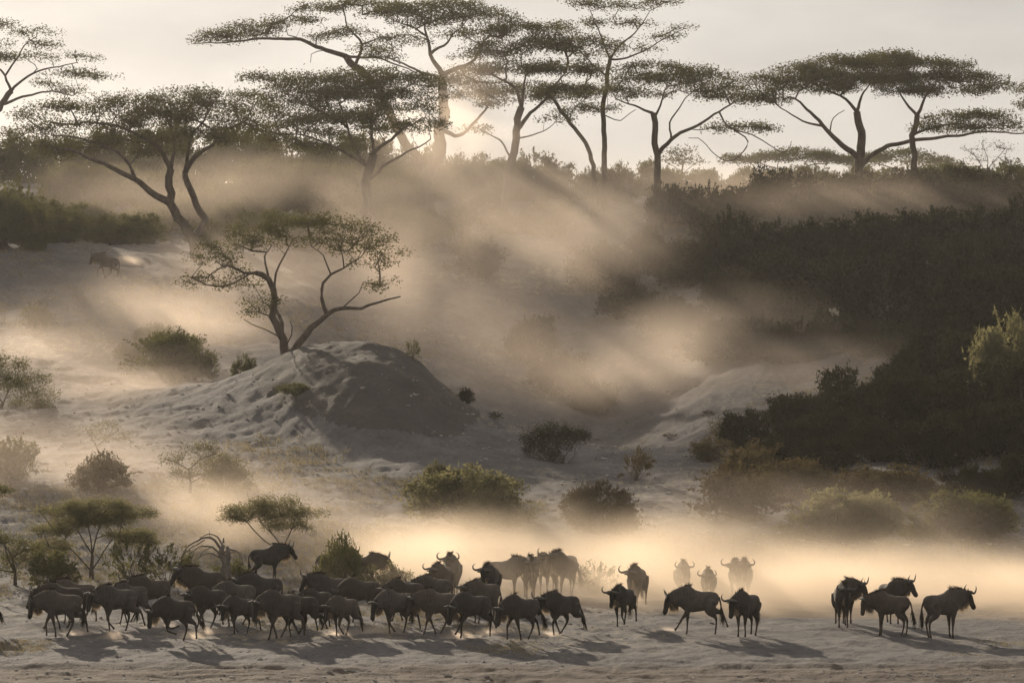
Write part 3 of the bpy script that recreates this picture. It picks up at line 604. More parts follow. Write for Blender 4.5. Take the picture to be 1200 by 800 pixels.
# ------------------------------------------------------------------ bushes
def bush_meshes(seed, dense=True, leaf=0.16, clumps=95, per=46, open_=0.0):
    """One unit bush: radius 1 across, 1 tall, base at the origin; leaf mass and stems."""
    rng = np.random.default_rng(seed)
    ang = rng.random(7) * 6.28; lob = [(0.52 * math.cos(a), 0.52 * math.sin(a), 0.22 + 0.42 * rng.random(), 0.28 + 0.20 * rng.random()) for a in ang] + [(0, 0, 0.52, 0.48)]
    cs = []
    while len(cs) < clumps:
        x, y, z, r = lob[rng.integers(len(lob))]
        d = rng.normal(0, 1, 3); d /= np.linalg.norm(d); q = np.array((x, y, z)) + d * r * (0.45 + 0.55 * rng.random() ** 0.5) * np.array((1, 1, 0.95))
        if q[2] < 0.04 or np.hypot(q[0], q[1]) > 1.05 or rng.random() > 0.45 + 1.6 * abs(vnoise(q[0] * 2.3 + q[2] * 1.7, q[1] * 2.3 - q[2] * 1.3, seed)): continue
        cs.append(q)
    cs = np.array(cs)
    n = clumps * per; c = np.repeat(cs, per, 0)
    p = c + rng.normal(0, 0.060 + 0.02 * open_, (n, 3)) * np.array((1.15, 1.15, 0.8))
    s = leaf * (0.5 + rng.random(n)); az = rng.random(n) * 6.28; el = rng.normal(0.35, 0.6, n)
    d = np.stack([np.cos(az) * np.cos(el), np.sin(az) * np.cos(el), np.sin(el)], -1)
    sd = np.cross(d, rng.normal(0, 1, (n, 3))); sd /= np.linalg.norm(sd, axis=1, keepdims=True) + 1e-9
    w = (s * 0.27)[:, None]
    v = np.stack([p - sd * w, p + sd * w, p + d * s[:, None]], 1).reshape(-1, 3)
    # sprigs that break the outline
    sp = []
    for _ in range(42):
        dr = rng.normal(0, 1, 3); dr[2] = abs(dr[2]) * 0.9 + 0.15; dr /= np.linalg.norm(dr); r0 = 0.62 + 0.15 * rng.random(); r1 = r0 + 0.22 + 0.30 * rng.random() ** 2
        t = np.linspace(r0, r1, 16); q = dr[None] * t[:, None] * np.array((1, 1, 0.92)) + np.array((0, 0, 0.10)) - np.array((0, 0, 0.5)) * ((t - r0) ** 2)[:, None]
        sp.append(q + rng.normal(0, 0.012, q.shape))
    sp = np.concatenate(sp); sp = np.repeat(sp, 3, 0); k = len(sp); s2 = leaf * (0.5 + 0.7 * rng.random(k)); d2 = rng.normal(0, 1, (k, 3)); d2 /= np.linalg.norm(d2, axis=1, keepdims=True)
    sd2 = np.cross(d2, rng.normal(0, 1, (k, 3))); sd2 /= np.linalg.norm(sd2, axis=1, keepdims=True) + 1e-9; w2 = (s2 * 0.25)[:, None]
    v = np.concatenate([v, np.stack([sp - sd2 * w2, sp + sd2 * w2, sp + d2 * s2[:, None]], 1).reshape(-1, 3)]); n = len(v) // 3
    crown = mesh('crown', v, np.arange(3 * n).reshape(-1, 3))
    mb = MB()
    for q in cs[:: 3]:
        b = np.array((rng.normal(0, .06), rng.normal(0, .06), -0.06)); m = (b + q) / 2 * np.array((0.8, 0.8, 1.0)) + rng.normal(0, 0.04, 3)
        mb.tube(catmull([b, m, q], 0.15), np.linspace(0.016, 0.004, len(catmull([b, m, q], 0.15))), 3)
    stem = mesh('stem', np.concatenate(mb.v), mb.f)
    return crown, stem
BUSH = {'dense': [bush_meshes(200 + i, clumps=190, per=62, leaf=0.062) for i in range(7)], 'loose': [bush_meshes(300 + i, clumps=80, per=44, leaf=0.075, open_=1.0) for i in range(4)],
        'fine': [bush_meshes(400 + i, clumps=220, per=64, leaf=0.055) for i in range(4)], 'twig': [bush_meshes(500 + i, clumps=70, per=7, leaf=0.07, open_=2) for i in range(3)]}
_bm = {}
def bush(label, c, rx, h, kind='dense', mat='bush', group=None, ry=None, name='bush', cat='bush'):
    var = BUSH[kind][random.randrange(len(BUSH[kind]))]
    key = (id(var[0]), mat)
    if key not in _bm:
        a, b = var[0].copy(), var[1].copy(); a.materials.append(M[mat]); b.materials.append(M['bark']); _bm[key] = (a, b)
    a, b = _bm[key]
    root = empty(name, c - np.array((0, 0, 0.05 * h)), random.random() * 6.28)
    root.scale = (rx, ry or rx * 0.9, h); tag(root, label, cat, group)
    link('crown', a, None, root); link('stem', b, None, root)
    return root
def bpx(label, px, py, rx, h, D=None, **k):
    """Bush whose base shows at photo pixel (px, py); half width and height in photo pixels."""
    c = ground(px, py) if D is None else at(px, D); s = FPX / c[1]
    return bush(label, c, rx / s, h / s, **k)

# singled-out bushes
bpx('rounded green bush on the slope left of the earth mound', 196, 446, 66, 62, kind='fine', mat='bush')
bpx('bright leafy bush lit from behind at the right edge', 1188, 470, 66, 122, D=178, kind='fine', mat='pale_bush')
bpx('sprawling pale bush with sunlit drooping sprays behind the middle of the herd', 545, 640, 92, 76, D=138, kind='fine', mat='pale_bush')
bpx('small upright green bush above the sprawling pale bush', 512, 602, 24, 50, D=144, kind='fine', mat='pale_bush')
bpx('dry brownish bush right of the sprawling pale bush', 705, 648, 56, 66, D=137, kind='fine', mat='brown_bush')
bpx('sunlit crested bush behind the three right hand animals', 985, 660, 84, 66, D=136, kind='fine', mat='pale_bush')
bpx('hazy bush left of the crested one in the bright dust', 868, 660, 70, 70, D=142, kind='loose', mat='brown_bush')
bpx('dull bush behind the animal facing right at far right', 1120, 670, 80, 60, D=137, kind='fine', mat='bush')
bpx('reddish dry bush below the ragged thorn tree', 118, 590, 44, 50, D=146, kind='loose', mat='brown_bush')
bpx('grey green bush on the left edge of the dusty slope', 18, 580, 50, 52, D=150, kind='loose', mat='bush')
bpx('loose bush beside the wiry thorn tree', 262, 590, 36, 44, D=146, kind='loose', mat='bush')
bpx('thorny bush screening two animals behind the herd', 398, 690, 36, 76, D=119, kind='loose', mat='bush')
bpx('low leafy bush in front of the animal facing right in dust', 452, 694, 34, 42, D=118, kind='loose', mat='pale_bush')
bpx('low bush by the dead branch pile', 270, 684, 34, 40, D=121, kind='loose', mat='bush')
bpx('twiggy bush behind the galloping animal', 196, 690, 40, 56, D=122, kind='twig', mat='bush')
bpx('leafy shrub in the grass at bottom left under the low thorn tree', 62, 692, 34, 52, D=120.5, kind='loose', mat='bush')
bpx('twiggy shrub between the small umbrella thorn and the dead branches', 152, 688, 40, 62, D=123, kind='twig', mat='bush')
bpx('twiggy shrub in bright dust right of the middle animals', 700, 690, 30, 40, D=122, kind='twig', mat='bush')
bpx('wispy dry sapling on the spur right of the crooked thorn tree', 745, 582, 22, 46, D=154, kind='twig', mat='brown_bush')
bpx('wispy sapling leaning from the right shoulder of the mound', 484, 424, 12, 28, D=175.5, kind='twig', mat='bush')
bpx('small dark bush clinging to the right flank of the mound', 545, 470, 12, 20, D=174, kind='loose', mat='dark_bush')
bpx('low scrub tuft at the foot of the mound on its right', 580, 490, 12, 12, D=173, kind='twig', mat='dark_bush')
bpx('dry shrub just left of the mound acacia', 286, 440, 18, 34, D=183, kind='loose', mat='bush')
# thickets: bushes that read alike
ORD = ['first', 'second', 'third', 'fourth', 'fifth', 'sixth', 'seventh', 'eighth', 'ninth', 'tenth', 'eleventh', 'twelfth', 'thirteenth', 'fourteenth', 'fifteenth', 'sixteenth', 'seventeenth', 'eighteenth', 'nineteenth', 'twentieth']
def thicket(label, group, spots, mat, kind='dense', j=6, gap=9.0):
    """Bushes of one kind; they are told apart by their row up the slope and their place in that row from the left."""
    rows = []
    for sp in sorted(spots, key=lambda q: q[1]):
        if rows and sp[1] - rows[-1][0][1] < gap: rows[-1].append(sp)
        else: rows.append([sp])
    nm = [''] if len(rows) == 1 else (['front row', 'back row'] if len(rows) == 2 else ['front row', 'middle row', 'back row'] if len(rows) == 3 else ['lowest row'] + [ORD[k] + ' row up' for k in range(1, len(rows) - 1)] + ['highest row'])
    for rn, row in zip(nm, rows):
        row.sort(key=lambda q: q[0])
        for i, (px, D, rx, h) in enumerate(row):
            lb = label if len(spots) == 1 else label + ', ' + (rn + ', ' if rn else '') + (ORD[i] + ' from left' if len(row) > 1 else 'alone')
            bpx(lb, px + random.uniform(-j, j), 0, rx * random.uniform(.85, 1.15), h * random.uniform(.85, 1.15), D=D + random.uniform(-3, 3), kind=kind, mat=mat, group=group)
thicket('leafy bush at the far left terrace edge', 'terrace thicket at far left', [(4, 241, 42, 66), (38, 245, 34, 60), (-20, 247, 60, 78), (24, 256, 60, 76), (70, 262, 44, 50), (50, 252, 40, 54)], 'bush')
thicket('yellow green bush behind the left terrace', 'bushes backing the terrace', [(70, 300, 40, 50), (105, 298, 40, 50), (140, 300, 40, 54), (175, 298, 40, 54), (210, 300, 40, 50), (80, 256, 36, 40), (130, 262, 36, 36), (170, 264, 36, 36), (250, 262, 36, 36), (300, 262, 36, 40), (350, 262, 40, 44), (395, 262, 40, 44), (440, 262, 40, 40), (105, 272, 40, 44), (140, 275, 36, 40), (180, 276, 40, 44), (215, 282, 40, 50), (255, 282, 44, 60), (295, 286, 40, 60), (330, 288, 40, 56), (270, 272, 36, 40), (360, 286, 40, 60), (320, 268, 44, 40)], 'bush')
thicket('green bush under the central ridge acacias', 'scrub under the central acacias',
        [(390, 290, 44, 56), (425, 286, 40, 50), (460, 290, 44, 60), (490, 294, 36, 46), (520, 300, 40, 50), (555, 298, 40, 48), (590, 296, 40, 46), (625, 300, 44, 60), (655, 300, 40, 50), (690, 302, 40, 44), (725, 300, 40, 42), (560, 280, 50, 40), (640, 284, 50, 44), (480, 272, 50, 50), (420, 268, 44, 44)], 'bush')
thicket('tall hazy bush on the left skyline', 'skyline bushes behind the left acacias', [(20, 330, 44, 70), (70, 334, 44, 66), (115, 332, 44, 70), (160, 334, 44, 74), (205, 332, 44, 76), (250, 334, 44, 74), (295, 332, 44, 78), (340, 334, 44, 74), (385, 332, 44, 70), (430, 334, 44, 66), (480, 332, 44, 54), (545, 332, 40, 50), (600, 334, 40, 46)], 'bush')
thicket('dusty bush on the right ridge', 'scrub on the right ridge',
        [(760, 304, 40, 40), (800, 306, 44, 44), (840, 304, 44, 40), (880, 304, 44, 44), (915, 300, 44, 46), (955, 300, 44, 42), (1000, 304, 44, 40), (1040, 302, 44, 46), (1085, 302, 44, 50), (1130, 302, 44, 44), (1180, 302, 50, 46), (1220, 300, 44, 50)], 'bush')
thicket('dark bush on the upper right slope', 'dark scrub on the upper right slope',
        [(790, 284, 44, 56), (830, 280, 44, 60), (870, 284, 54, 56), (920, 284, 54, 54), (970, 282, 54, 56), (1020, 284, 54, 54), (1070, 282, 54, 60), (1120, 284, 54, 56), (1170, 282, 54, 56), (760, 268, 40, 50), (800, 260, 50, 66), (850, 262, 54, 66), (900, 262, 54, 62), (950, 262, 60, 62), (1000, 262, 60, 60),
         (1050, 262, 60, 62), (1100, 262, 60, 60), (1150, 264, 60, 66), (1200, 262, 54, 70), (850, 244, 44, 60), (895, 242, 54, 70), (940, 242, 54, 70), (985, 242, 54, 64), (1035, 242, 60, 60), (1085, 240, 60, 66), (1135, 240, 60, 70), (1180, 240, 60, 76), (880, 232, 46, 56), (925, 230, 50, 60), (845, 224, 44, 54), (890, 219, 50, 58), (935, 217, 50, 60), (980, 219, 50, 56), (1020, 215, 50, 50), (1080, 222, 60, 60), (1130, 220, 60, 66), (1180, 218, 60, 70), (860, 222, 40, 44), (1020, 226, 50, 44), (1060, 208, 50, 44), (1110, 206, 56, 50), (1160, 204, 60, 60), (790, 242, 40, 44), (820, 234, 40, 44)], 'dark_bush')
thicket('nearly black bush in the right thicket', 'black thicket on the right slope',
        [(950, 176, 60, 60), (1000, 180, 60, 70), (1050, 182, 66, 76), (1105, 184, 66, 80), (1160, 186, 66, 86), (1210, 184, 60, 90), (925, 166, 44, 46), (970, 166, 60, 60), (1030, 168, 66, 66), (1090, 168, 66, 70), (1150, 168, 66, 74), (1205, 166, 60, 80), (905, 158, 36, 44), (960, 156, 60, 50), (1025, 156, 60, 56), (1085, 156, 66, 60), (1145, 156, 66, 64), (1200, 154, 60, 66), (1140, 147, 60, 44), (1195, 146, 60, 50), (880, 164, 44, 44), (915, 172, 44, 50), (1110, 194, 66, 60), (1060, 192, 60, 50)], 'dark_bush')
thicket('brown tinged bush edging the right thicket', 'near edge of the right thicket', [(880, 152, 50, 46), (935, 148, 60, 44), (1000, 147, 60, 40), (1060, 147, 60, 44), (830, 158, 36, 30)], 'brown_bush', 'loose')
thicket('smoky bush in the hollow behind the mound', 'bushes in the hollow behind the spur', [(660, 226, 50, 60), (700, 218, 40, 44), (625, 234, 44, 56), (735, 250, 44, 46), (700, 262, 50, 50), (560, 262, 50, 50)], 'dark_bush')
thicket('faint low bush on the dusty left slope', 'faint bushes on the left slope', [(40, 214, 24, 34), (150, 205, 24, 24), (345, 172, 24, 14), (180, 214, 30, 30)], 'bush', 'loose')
thicket('tiny tuft on the bare slope right of the mound', 'tufts on the bare slope', [(790, 196, 10, 8), (830, 204, 10, 8), (880, 192, 14, 12), (930, 200, 12, 10), (770, 184, 12, 8), (760, 160, 14, 10), (700, 152, 12, 8)], 'brown_bush', 'twig')

def dead_branches():
    rng = np.random.default_rng(5); c = at(258, 120.5); s = FPX / 120.5
    root = empty('dead_tree', c); tag(root, 'bent leafless dead tree with arching grey branches behind the herd', 'dead tree')
    def L(pts, r0, r1, dd=0):
        q = np.array([P(a, b, 120.5 + dd * i / max(1, len(pts) - 1)) for i, (a, b) in enumerate(pts)]) - c
        q[:, 2] = np.maximum(q[:, 2], -0.1); k = catmull(q, 0.12); k[1:-1] += rng.normal(0, .012, k[1:-1].shape)
        return k, np.linspace(r0, r1, len(k))
    mb = MB()
    for a in [([(270, 686), (264, 672), (266, 660), (259, 648), (262, 638)], .22, .06), ([(256, 686), (262, 668), (268, 652), (266, 640)], .14, .05), ([(262, 686), (266, 670), (262, 654)], .2, .09)]: mb.tube(*L(*a), 8)
    mb.build('trunk', M['deadwood'], root)
    arcs = [([(262, 646), (248, 630), (232, 632), (218, 642), (212, 654)], .05, .012, .5), ([(260, 650), (246, 640), (232, 642), (222, 650)], .04, .012, -.4), ([(262, 640), (254, 628), (244, 626), (234, 630)], .035, .01, .6),
            ([(262, 648), (272, 644), (282, 650), (286, 662)], .035, .010, .4), ([(260, 654), (244, 648), (228, 656)], .03, .01, -.6), ([(262, 636), (262, 630)], .04, .02), ([(246, 628), (245, 620)], .012, .005), ([(240, 632), (226, 640), (216, 648)], .02, .008, .3), ([(264, 650), (278, 646), (288, 652)], .02, .008, -.4), ([(250, 640), (236, 648), (230, 660)], .018, .006, .2)]
    for a in arcs:
        m2 = MB(); m2.tube(*L(*a), 5); m2.build('branch', M['deadwood'], root)
dead_branches()

# ------------------------------------------------------------------ ground litter
def scatter(n, y0, y1, seed, power=1.0):
    rng = np.random.default_rng(seed); y = y0 + (y1 - y0) * rng.random(n) ** power; u = rng.random(n) * 1320 - 60
    x = (u - 600) / FPX * y
    return x, y, u, rng
def stones():
    x, y, u, rng = scatter(9000, 92, 235, 31, 1.2)
    m = fbm(x * 0.12, y * 0.12, 3, 15) + 0.25 * np.exp(-((y - 160) / 14) ** 2) + rng.normal(0, 0.15, len(x))
    k = m > 0.08; x, y = x[k], y[k]; n = len(x); z = terrain(x, y)
    s = 0.014 + 0.045 * rng.random(n) ** 4 + np.where(y > 135, 0.05 * rng.random(n) ** 2, 0)
    t = (1 + 5 ** .5) / 2
    iv = np.array([(-1, t, 0), (1, t, 0), (-1, -t, 0), (1, -t, 0), (0, -1, t), (0, 1, t), (0, -1, -t), (0, 1, -t), (t, 0, -1), (t, 0, 1), (-t, 0, -1), (-t, 0, 1)]) / 1.9
    fa = np.array([(0, 11, 5), (0, 5, 1), (0, 1, 7), (0, 7, 10), (0, 10, 11), (1, 5, 9), (5, 11, 4), (11, 10, 2), (10, 7, 6), (7, 1, 8), (3, 9, 4), (3, 4, 2), (3, 2, 6), (3, 6, 8), (3, 8, 9), (4, 9, 5), (2, 4, 11), (6, 2, 10), (8, 6, 7), (9, 8, 1)])
    v = iv[None] * s[:, None, None] * (1 + 0.3 * rng.normal(0, 1, (n, 12, 1))) * np.stack([1 + rng.random(n), 0.8 + .5 * rng.random(n), .5 + .5 * rng.random(n)], -1)[:, None]
    v = v + np.stack([x, y, z + s * 0.15], -1)[:, None]
    f = (fa[None] + 12 * np.arange(n)[:, None, None]).reshape(-1, 3)
    o = link('stones', mesh('stones', v.reshape(-1, 3), f), M['stone']); tag(o, 'scattered small stones lying over the trampled ground', 'stones', None, 'stuff')
stones()
def grass():
    x, y, u, rng = scatter(30000, 98, 150, 41, 1.2)
    m = fbm(x * 0.22, y * 0.16, 3, 52) + np.where((y > 116) & (u < 470), 0.30, 0) + np.where((y > 112) & (y < 120) & (u < 470), 0.10, 0) + np.where((y > 99) & (y < 112), 0.06, 0) - np.where((u > 640) & (y > 104) & (y < 126), 1.0, 0)
    k = m > 0.20 + 0.12 * rng.random(len(x)); x, y = x[k], y[k]; m = m[k]; n = len(x); z = terrain(x, y)
    per = 7; h = (0.05 + 0.22 * np.clip(m - 0.2, 0, 1) * rng.random(n) + np.where((y > 117), 0.12 * rng.random(n), 0))
    X = np.repeat(x, per) + rng.normal(0, .06, n * per); Y = np.repeat(y, per) + rng.normal(0, .06, n * per); Z = np.repeat(z, per) - 0.01; H = np.repeat(h, per) * (0.5 + rng.random(n * per))
    b = np.stack([X, Y, Z], -1); lean = rng.normal(0, .45, (n * per, 2)) * H[:, None]
    tip = b + np.concatenate([lean, H[:, None]], 1); a = rng.random(n * per) * 3.14; sd = np.stack([np.cos(a), np.sin(a), 0 * a], -1) * 0.010
    v = np.stack([b - sd, b + sd, tip], 1).reshape(-1, 3)
    o = link('dry_grass', mesh('dry_grass', v, np.arange(len(v)).reshape(-1, 3)), M['straw']); tag(o, 'straw coloured dry grass tufts between the animals and behind them', 'dry grass', None, 'stuff')
grass()
def slope_grass():
    x, y, u, rng = scatter(26000, 128, 305, 43, 1.0)
    m = fbm(x * 0.10, y * 0.07, 4, 91); k = m > 0.10 + 0.16 * rng.random(len(x)); x, y = x[k], y[k]; n = len(x); z = terrain(x, y)
    per = 9; h = 0.10 + 0.28 * rng.random(n) ** 2
    X = np.repeat(x, per) + rng.normal(0, .12, n * per); Y = np.repeat(y, per) + rng.normal(0, .12, n * per); Z = np.repeat(z, per) - 0.01; H = np.repeat(h, per) * (0.5 + rng.random(n * per))
    b = np.stack([X, Y, Z], -1); lean = rng.normal(0, .5, (n * per, 2)) * H[:, None]
    tip = b + np.concatenate([lean, H[:, None]], 1); a = rng.random(n * per) * 3.14; sd = np.stack([np.cos(a), np.sin(a), 0 * a], -1) * 0.022
    v = np.stack([b - sd, b + sd, tip], 1).reshape(-1, 3)
    o = link('dry_grass', mesh('dry_grass', v, np.arange(len(v)).reshape(-1, 3)), M['straw']); tag(o, 'sparse dry grass scattered over the hillside', 'dry grass', None, 'stuff')
slope_grass()
# ------------------------------------------------------------------ wildebeest
def ring_loft(mb, st, sides=14):
    """Loft of superellipse rings: (centre, along-direction, half height, half width, lateral)."""
    rings = []
    for c, t, hh, hw, lat in st:
        c, t, lat = np.array(c, float), np.array(t, float), np.array(lat, float)
        t /= np.linalg.norm(t); lat = lat - t * lat.dot(t); lat /= np.linalg.norm(lat); upv = np.cross(lat, t)
        if upv.dot((0, 0, 1)) < -0.3: upv = -upv
        a = np.linspace(0, 2 * math.pi, sides, endpoint=False)
        ca, sa = np.cos(a), np.sin(a); e = 0.85
        rings.append(c + lat * (np.sign(ca) * abs(ca) ** e * hw)[:, None] + upv * (np.sign(sa) * abs(sa) ** e * hh)[:, None])
    v = np.concatenate(rings); m = len(rings); i = np.arange(m - 1)[:, None] * sides; j = np.arange(sides)[None]; j2 = (j + 1) % sides
    mb.f += (np.stack([i + j, i + j2, i + sides + j2, i + sides + j], -1).reshape(-1, 4) + mb.n).tolist()
    mb.f.append([mb.n + k for k in range(sides)][::-1]); mb.f.append([mb.n + (m - 1) * sides + k for k in range(sides)])
    mb.v.append(v); mb.n += len(v)

def rot(v, ay, az):
    """Pitch ay upward, then yaw az to the left."""
    x, y, z = v; c, s = math.cos(ay), math.sin(ay); x, z = x * c - z * s, x * s + z * c
    c, s = math.cos(az), math.sin(az); return np.array((x * c - y * s, x * s + y * c, z))

GAITS = {  # swing forward(+)/back(-) and knee bend in degrees: front near, front far, hind near, hind far
    'stand': [(2, 0), (-3, 0), (4, 0), (-4, 0)], 'walk': [(24, 6), (-20, 2), (-22, 4), (20, 8)], 'walk2': [(-18, 2), (26, 30), (18, 6), (-24, 6)], 'walk3': [(12, 50), (-8, 0), (-26, 4), (8, 4)],
    'amble': [(10, 4), (-10, 0), (14, 8), (-14, 2)], 'trot': [(34, 40), (-26, 4), (-34, 6), (26, 24)], 'gallop': [(6, 78), (-26, 70), (-14, 10), (8, 6)], 'stride': [(38, 4), (4, 0), (-10, 6), (-40, 2)], 'buck': [(34, 6), (22, 4), (-52, 20), (-60, 12)]}

def animal_geometry(gait, neck, nyaw, hp, hyaw, tailsw, rng):
    mb = MB(); Y = (0, 1.0, 0)
    st = [((-.70, 0, .96), (1, 0, .1), .05, .05, Y), ((-.67, 0, .96), (1, 0, .05), .14, .12, Y), ((-.57, 0, .945), (1, 0, .08), .215, .18, Y), ((-.40, 0, .935), (1, 0, .08), .245, .22, Y), ((-.16, 0, .905), (1, 0, .06), .27, .245, Y), ((.06, 0, .915), (1, 0, .12), .31, .25, Y),
          ((.23, 0, .97), (1, 0, .16), .36, .235, Y), ((.36, 0, 1.01), (1, 0, .15), .335, .20, Y)]
    nd = rot((1, 0, 0), rad(neck), rad(nyaw)); nb = np.array((.40, 0, 1.04)); lat = rot((0, 1, 0), 0, rad(nyaw))
    poll = nb + nd * .44 + np.array((0, 0, .05))
    st += [(nb + nd * .10, (nd + np.array((1, 0, .1))) / 2, .275, .16, (np.array(Y) + lat) / 2), (nb + nd * .25, nd, .225, .125, lat), (nb + nd * .37, nd, .18, .11, lat), (poll, nd, .10, .085, lat)]
    ring_loft(mb, st)
    hd = rot((1, 0, 0), rad(hp), rad(nyaw + hyaw)); hl = rot((0, 1, 0), 0, rad(nyaw + hyaw)); hu = np.cross(hd, hl); hu = hu if hu[2] > 0 or abs(hp) > 80 else -hu
    hu = np.cross(hd, hl); hu = -hu if hu.dot(nd) < 0 and hp > -60 else hu
    if hu.dot(rot((1, 0, 0), rad(hp + 90), rad(nyaw + hyaw))) < 0: hu = -hu          # brow side of the head
    hs = [(-.04, .075, .07), (.03, .118, .095), (.12, .120, .092), (.22, .098, .074), (.33, .082, .066), (.42, .082, .074), (.48, .066, .066), (.51, .03, .035)]
    ring_loft(mb, [(poll + hd * d + hu * (-.012 + .02 * math.exp(-((d - .2) / .1) ** 2)), hd, a, b, hl) for d, a, b in hs], 12)
    for s in (-1, 1):                                                                # ears
        e0 = poll + hd * .05 + hl * s * .08 + hu * .03; e1 = e0 + hl * s * .15 - hd * .0 + hu * -.02 + np.array((0, 0, -.02))
        mb.tube([e0, (e0 + e1) / 2, e1], [.022, .034, .008], 6)
    feet = []
    g = GAITS[gait]
    for k, s in ((0, 1), (1, -1)):
        sw, kn = (rad(a + rng.normal(0, 2)) for a in g[k]); sh = np.array((.30, .12 * s, .90)); y = .13 * s
        d1 = np.array((math.sin(sw), 0, -math.cos(sw))); el = sh + np.array((-.04, .02 * s, -.20)) + d1 * .04
        kne = el + d1 * .30; a2 = sw - kn; d2 = np.array((math.sin(a2), 0, -math.cos(a2))); fet = kne + d2 * .25; a3 = a2 - kn * .35 + rad(12); d3 = np.array((math.sin(a3), 0, -math.cos(a3)))
        hf = fet + d3 * .12
        for q in (el, kne, fet, hf): q[1] = y * (1 - .12 * (q[2] < .5))
        mb.tube(catmull([sh, el, kne, fet, hf], .07), np.interp(np.linspace(0, 1, len(catmull([sh, el, kne, fet, hf], .07))), [0, .22, .36, .52, .60, .82, .90, 1], [.14, .10, .066, .048, .036, .030, .036, .046]), 8); feet.append(hf[2])
    for k, s in ((2, 1), (3, -1)):
        sw, kn = (rad(a + rng.normal(0, 2)) for a in g[k]); hip = np.array((-.46, .10 * s, .94)); y = .14 * s
        a1 = sw * .8 + rad(22); d1 = np.array((math.sin(a1), 0, -math.cos(a1))); sti = hip + d1 * .28
        a2 = sw - rad(38) - kn * .3; d2 = np.array((math.sin(a2), 0, -math.cos(a2))); hoc = sti + d2 * .30
        a3 = sw + rad(6) + kn * .2; d3 = np.array((math.sin(a3), 0, -math.cos(a3))); fet = hoc + d3 * .33; a4 = a3 + rad(14) - kn * .6; hf = fet + np.array((math.sin(a4), 0, -math.cos(a4))) * .12
        for q in (sti, hoc, fet, hf): q[1] = y * (1 - .15 * (q[2] < .5))
        c = catmull([hip, sti, hoc, fet, hf], .07)
        mb.tube(c, np.interp(np.linspace(0, 1, len(c)), [0, .2, .30, .42, .54, .62, .85, .92, 1], [.19, .165, .13, .085, .052, .040, .031, .036, .046]), 8); feet.append(hf[2])
    low = min(feet)
    extra = dict(poll=poll, hd=hd, hl=hl, hu=hu, nb=nb, nd=nd, lat=lat, low=low)
    return mb, extra

def blades(root, d, length, width, rng, n_sub=1):
    """Tufts of hair: long thin triangles."""
    root = np.repeat(root, n_sub, 0); d = np.repeat(d, n_sub, 0); n = len(root)
    root = root + rng.normal(0, .012, (n, 3)); L = length * (0.6 + 0.7 * rng.random(n)); dd = d + rng.normal(0, .22, (n, 3)); dd /= np.linalg.norm(dd, axis=1, keepdims=True)
    sd = np.cross(dd, rng.normal(0, 1, (n, 3))); sd /= np.linalg.norm(sd, axis=1, keepdims=True) + 1e-9
    return np.stack([root - sd * width, root + sd * width, root + dd * L[:, None]], 1).reshape(-1, 3)

HERD = []
def wildebeest(px, py, yaw, gait, label, neck=-8, nyaw=0, hp=-62, hyaw=0, size=1.0, D=None, tail=0.0, roll=0.0, pitch=0.0, lift=0.0):
    """yaw: 0 faces left in the photo, 90 faces the camera, 180 faces right, 270 walks away."""
    if yaw < 15 and px > 90 and 'striding' not in label and py > 400: yaw = yaw + 17 + (px * 37 % 21)
    HERD.append((px, py, yaw, gait, label, neck, nyaw, hp, hyaw, size, D, tail, pitch, lift))

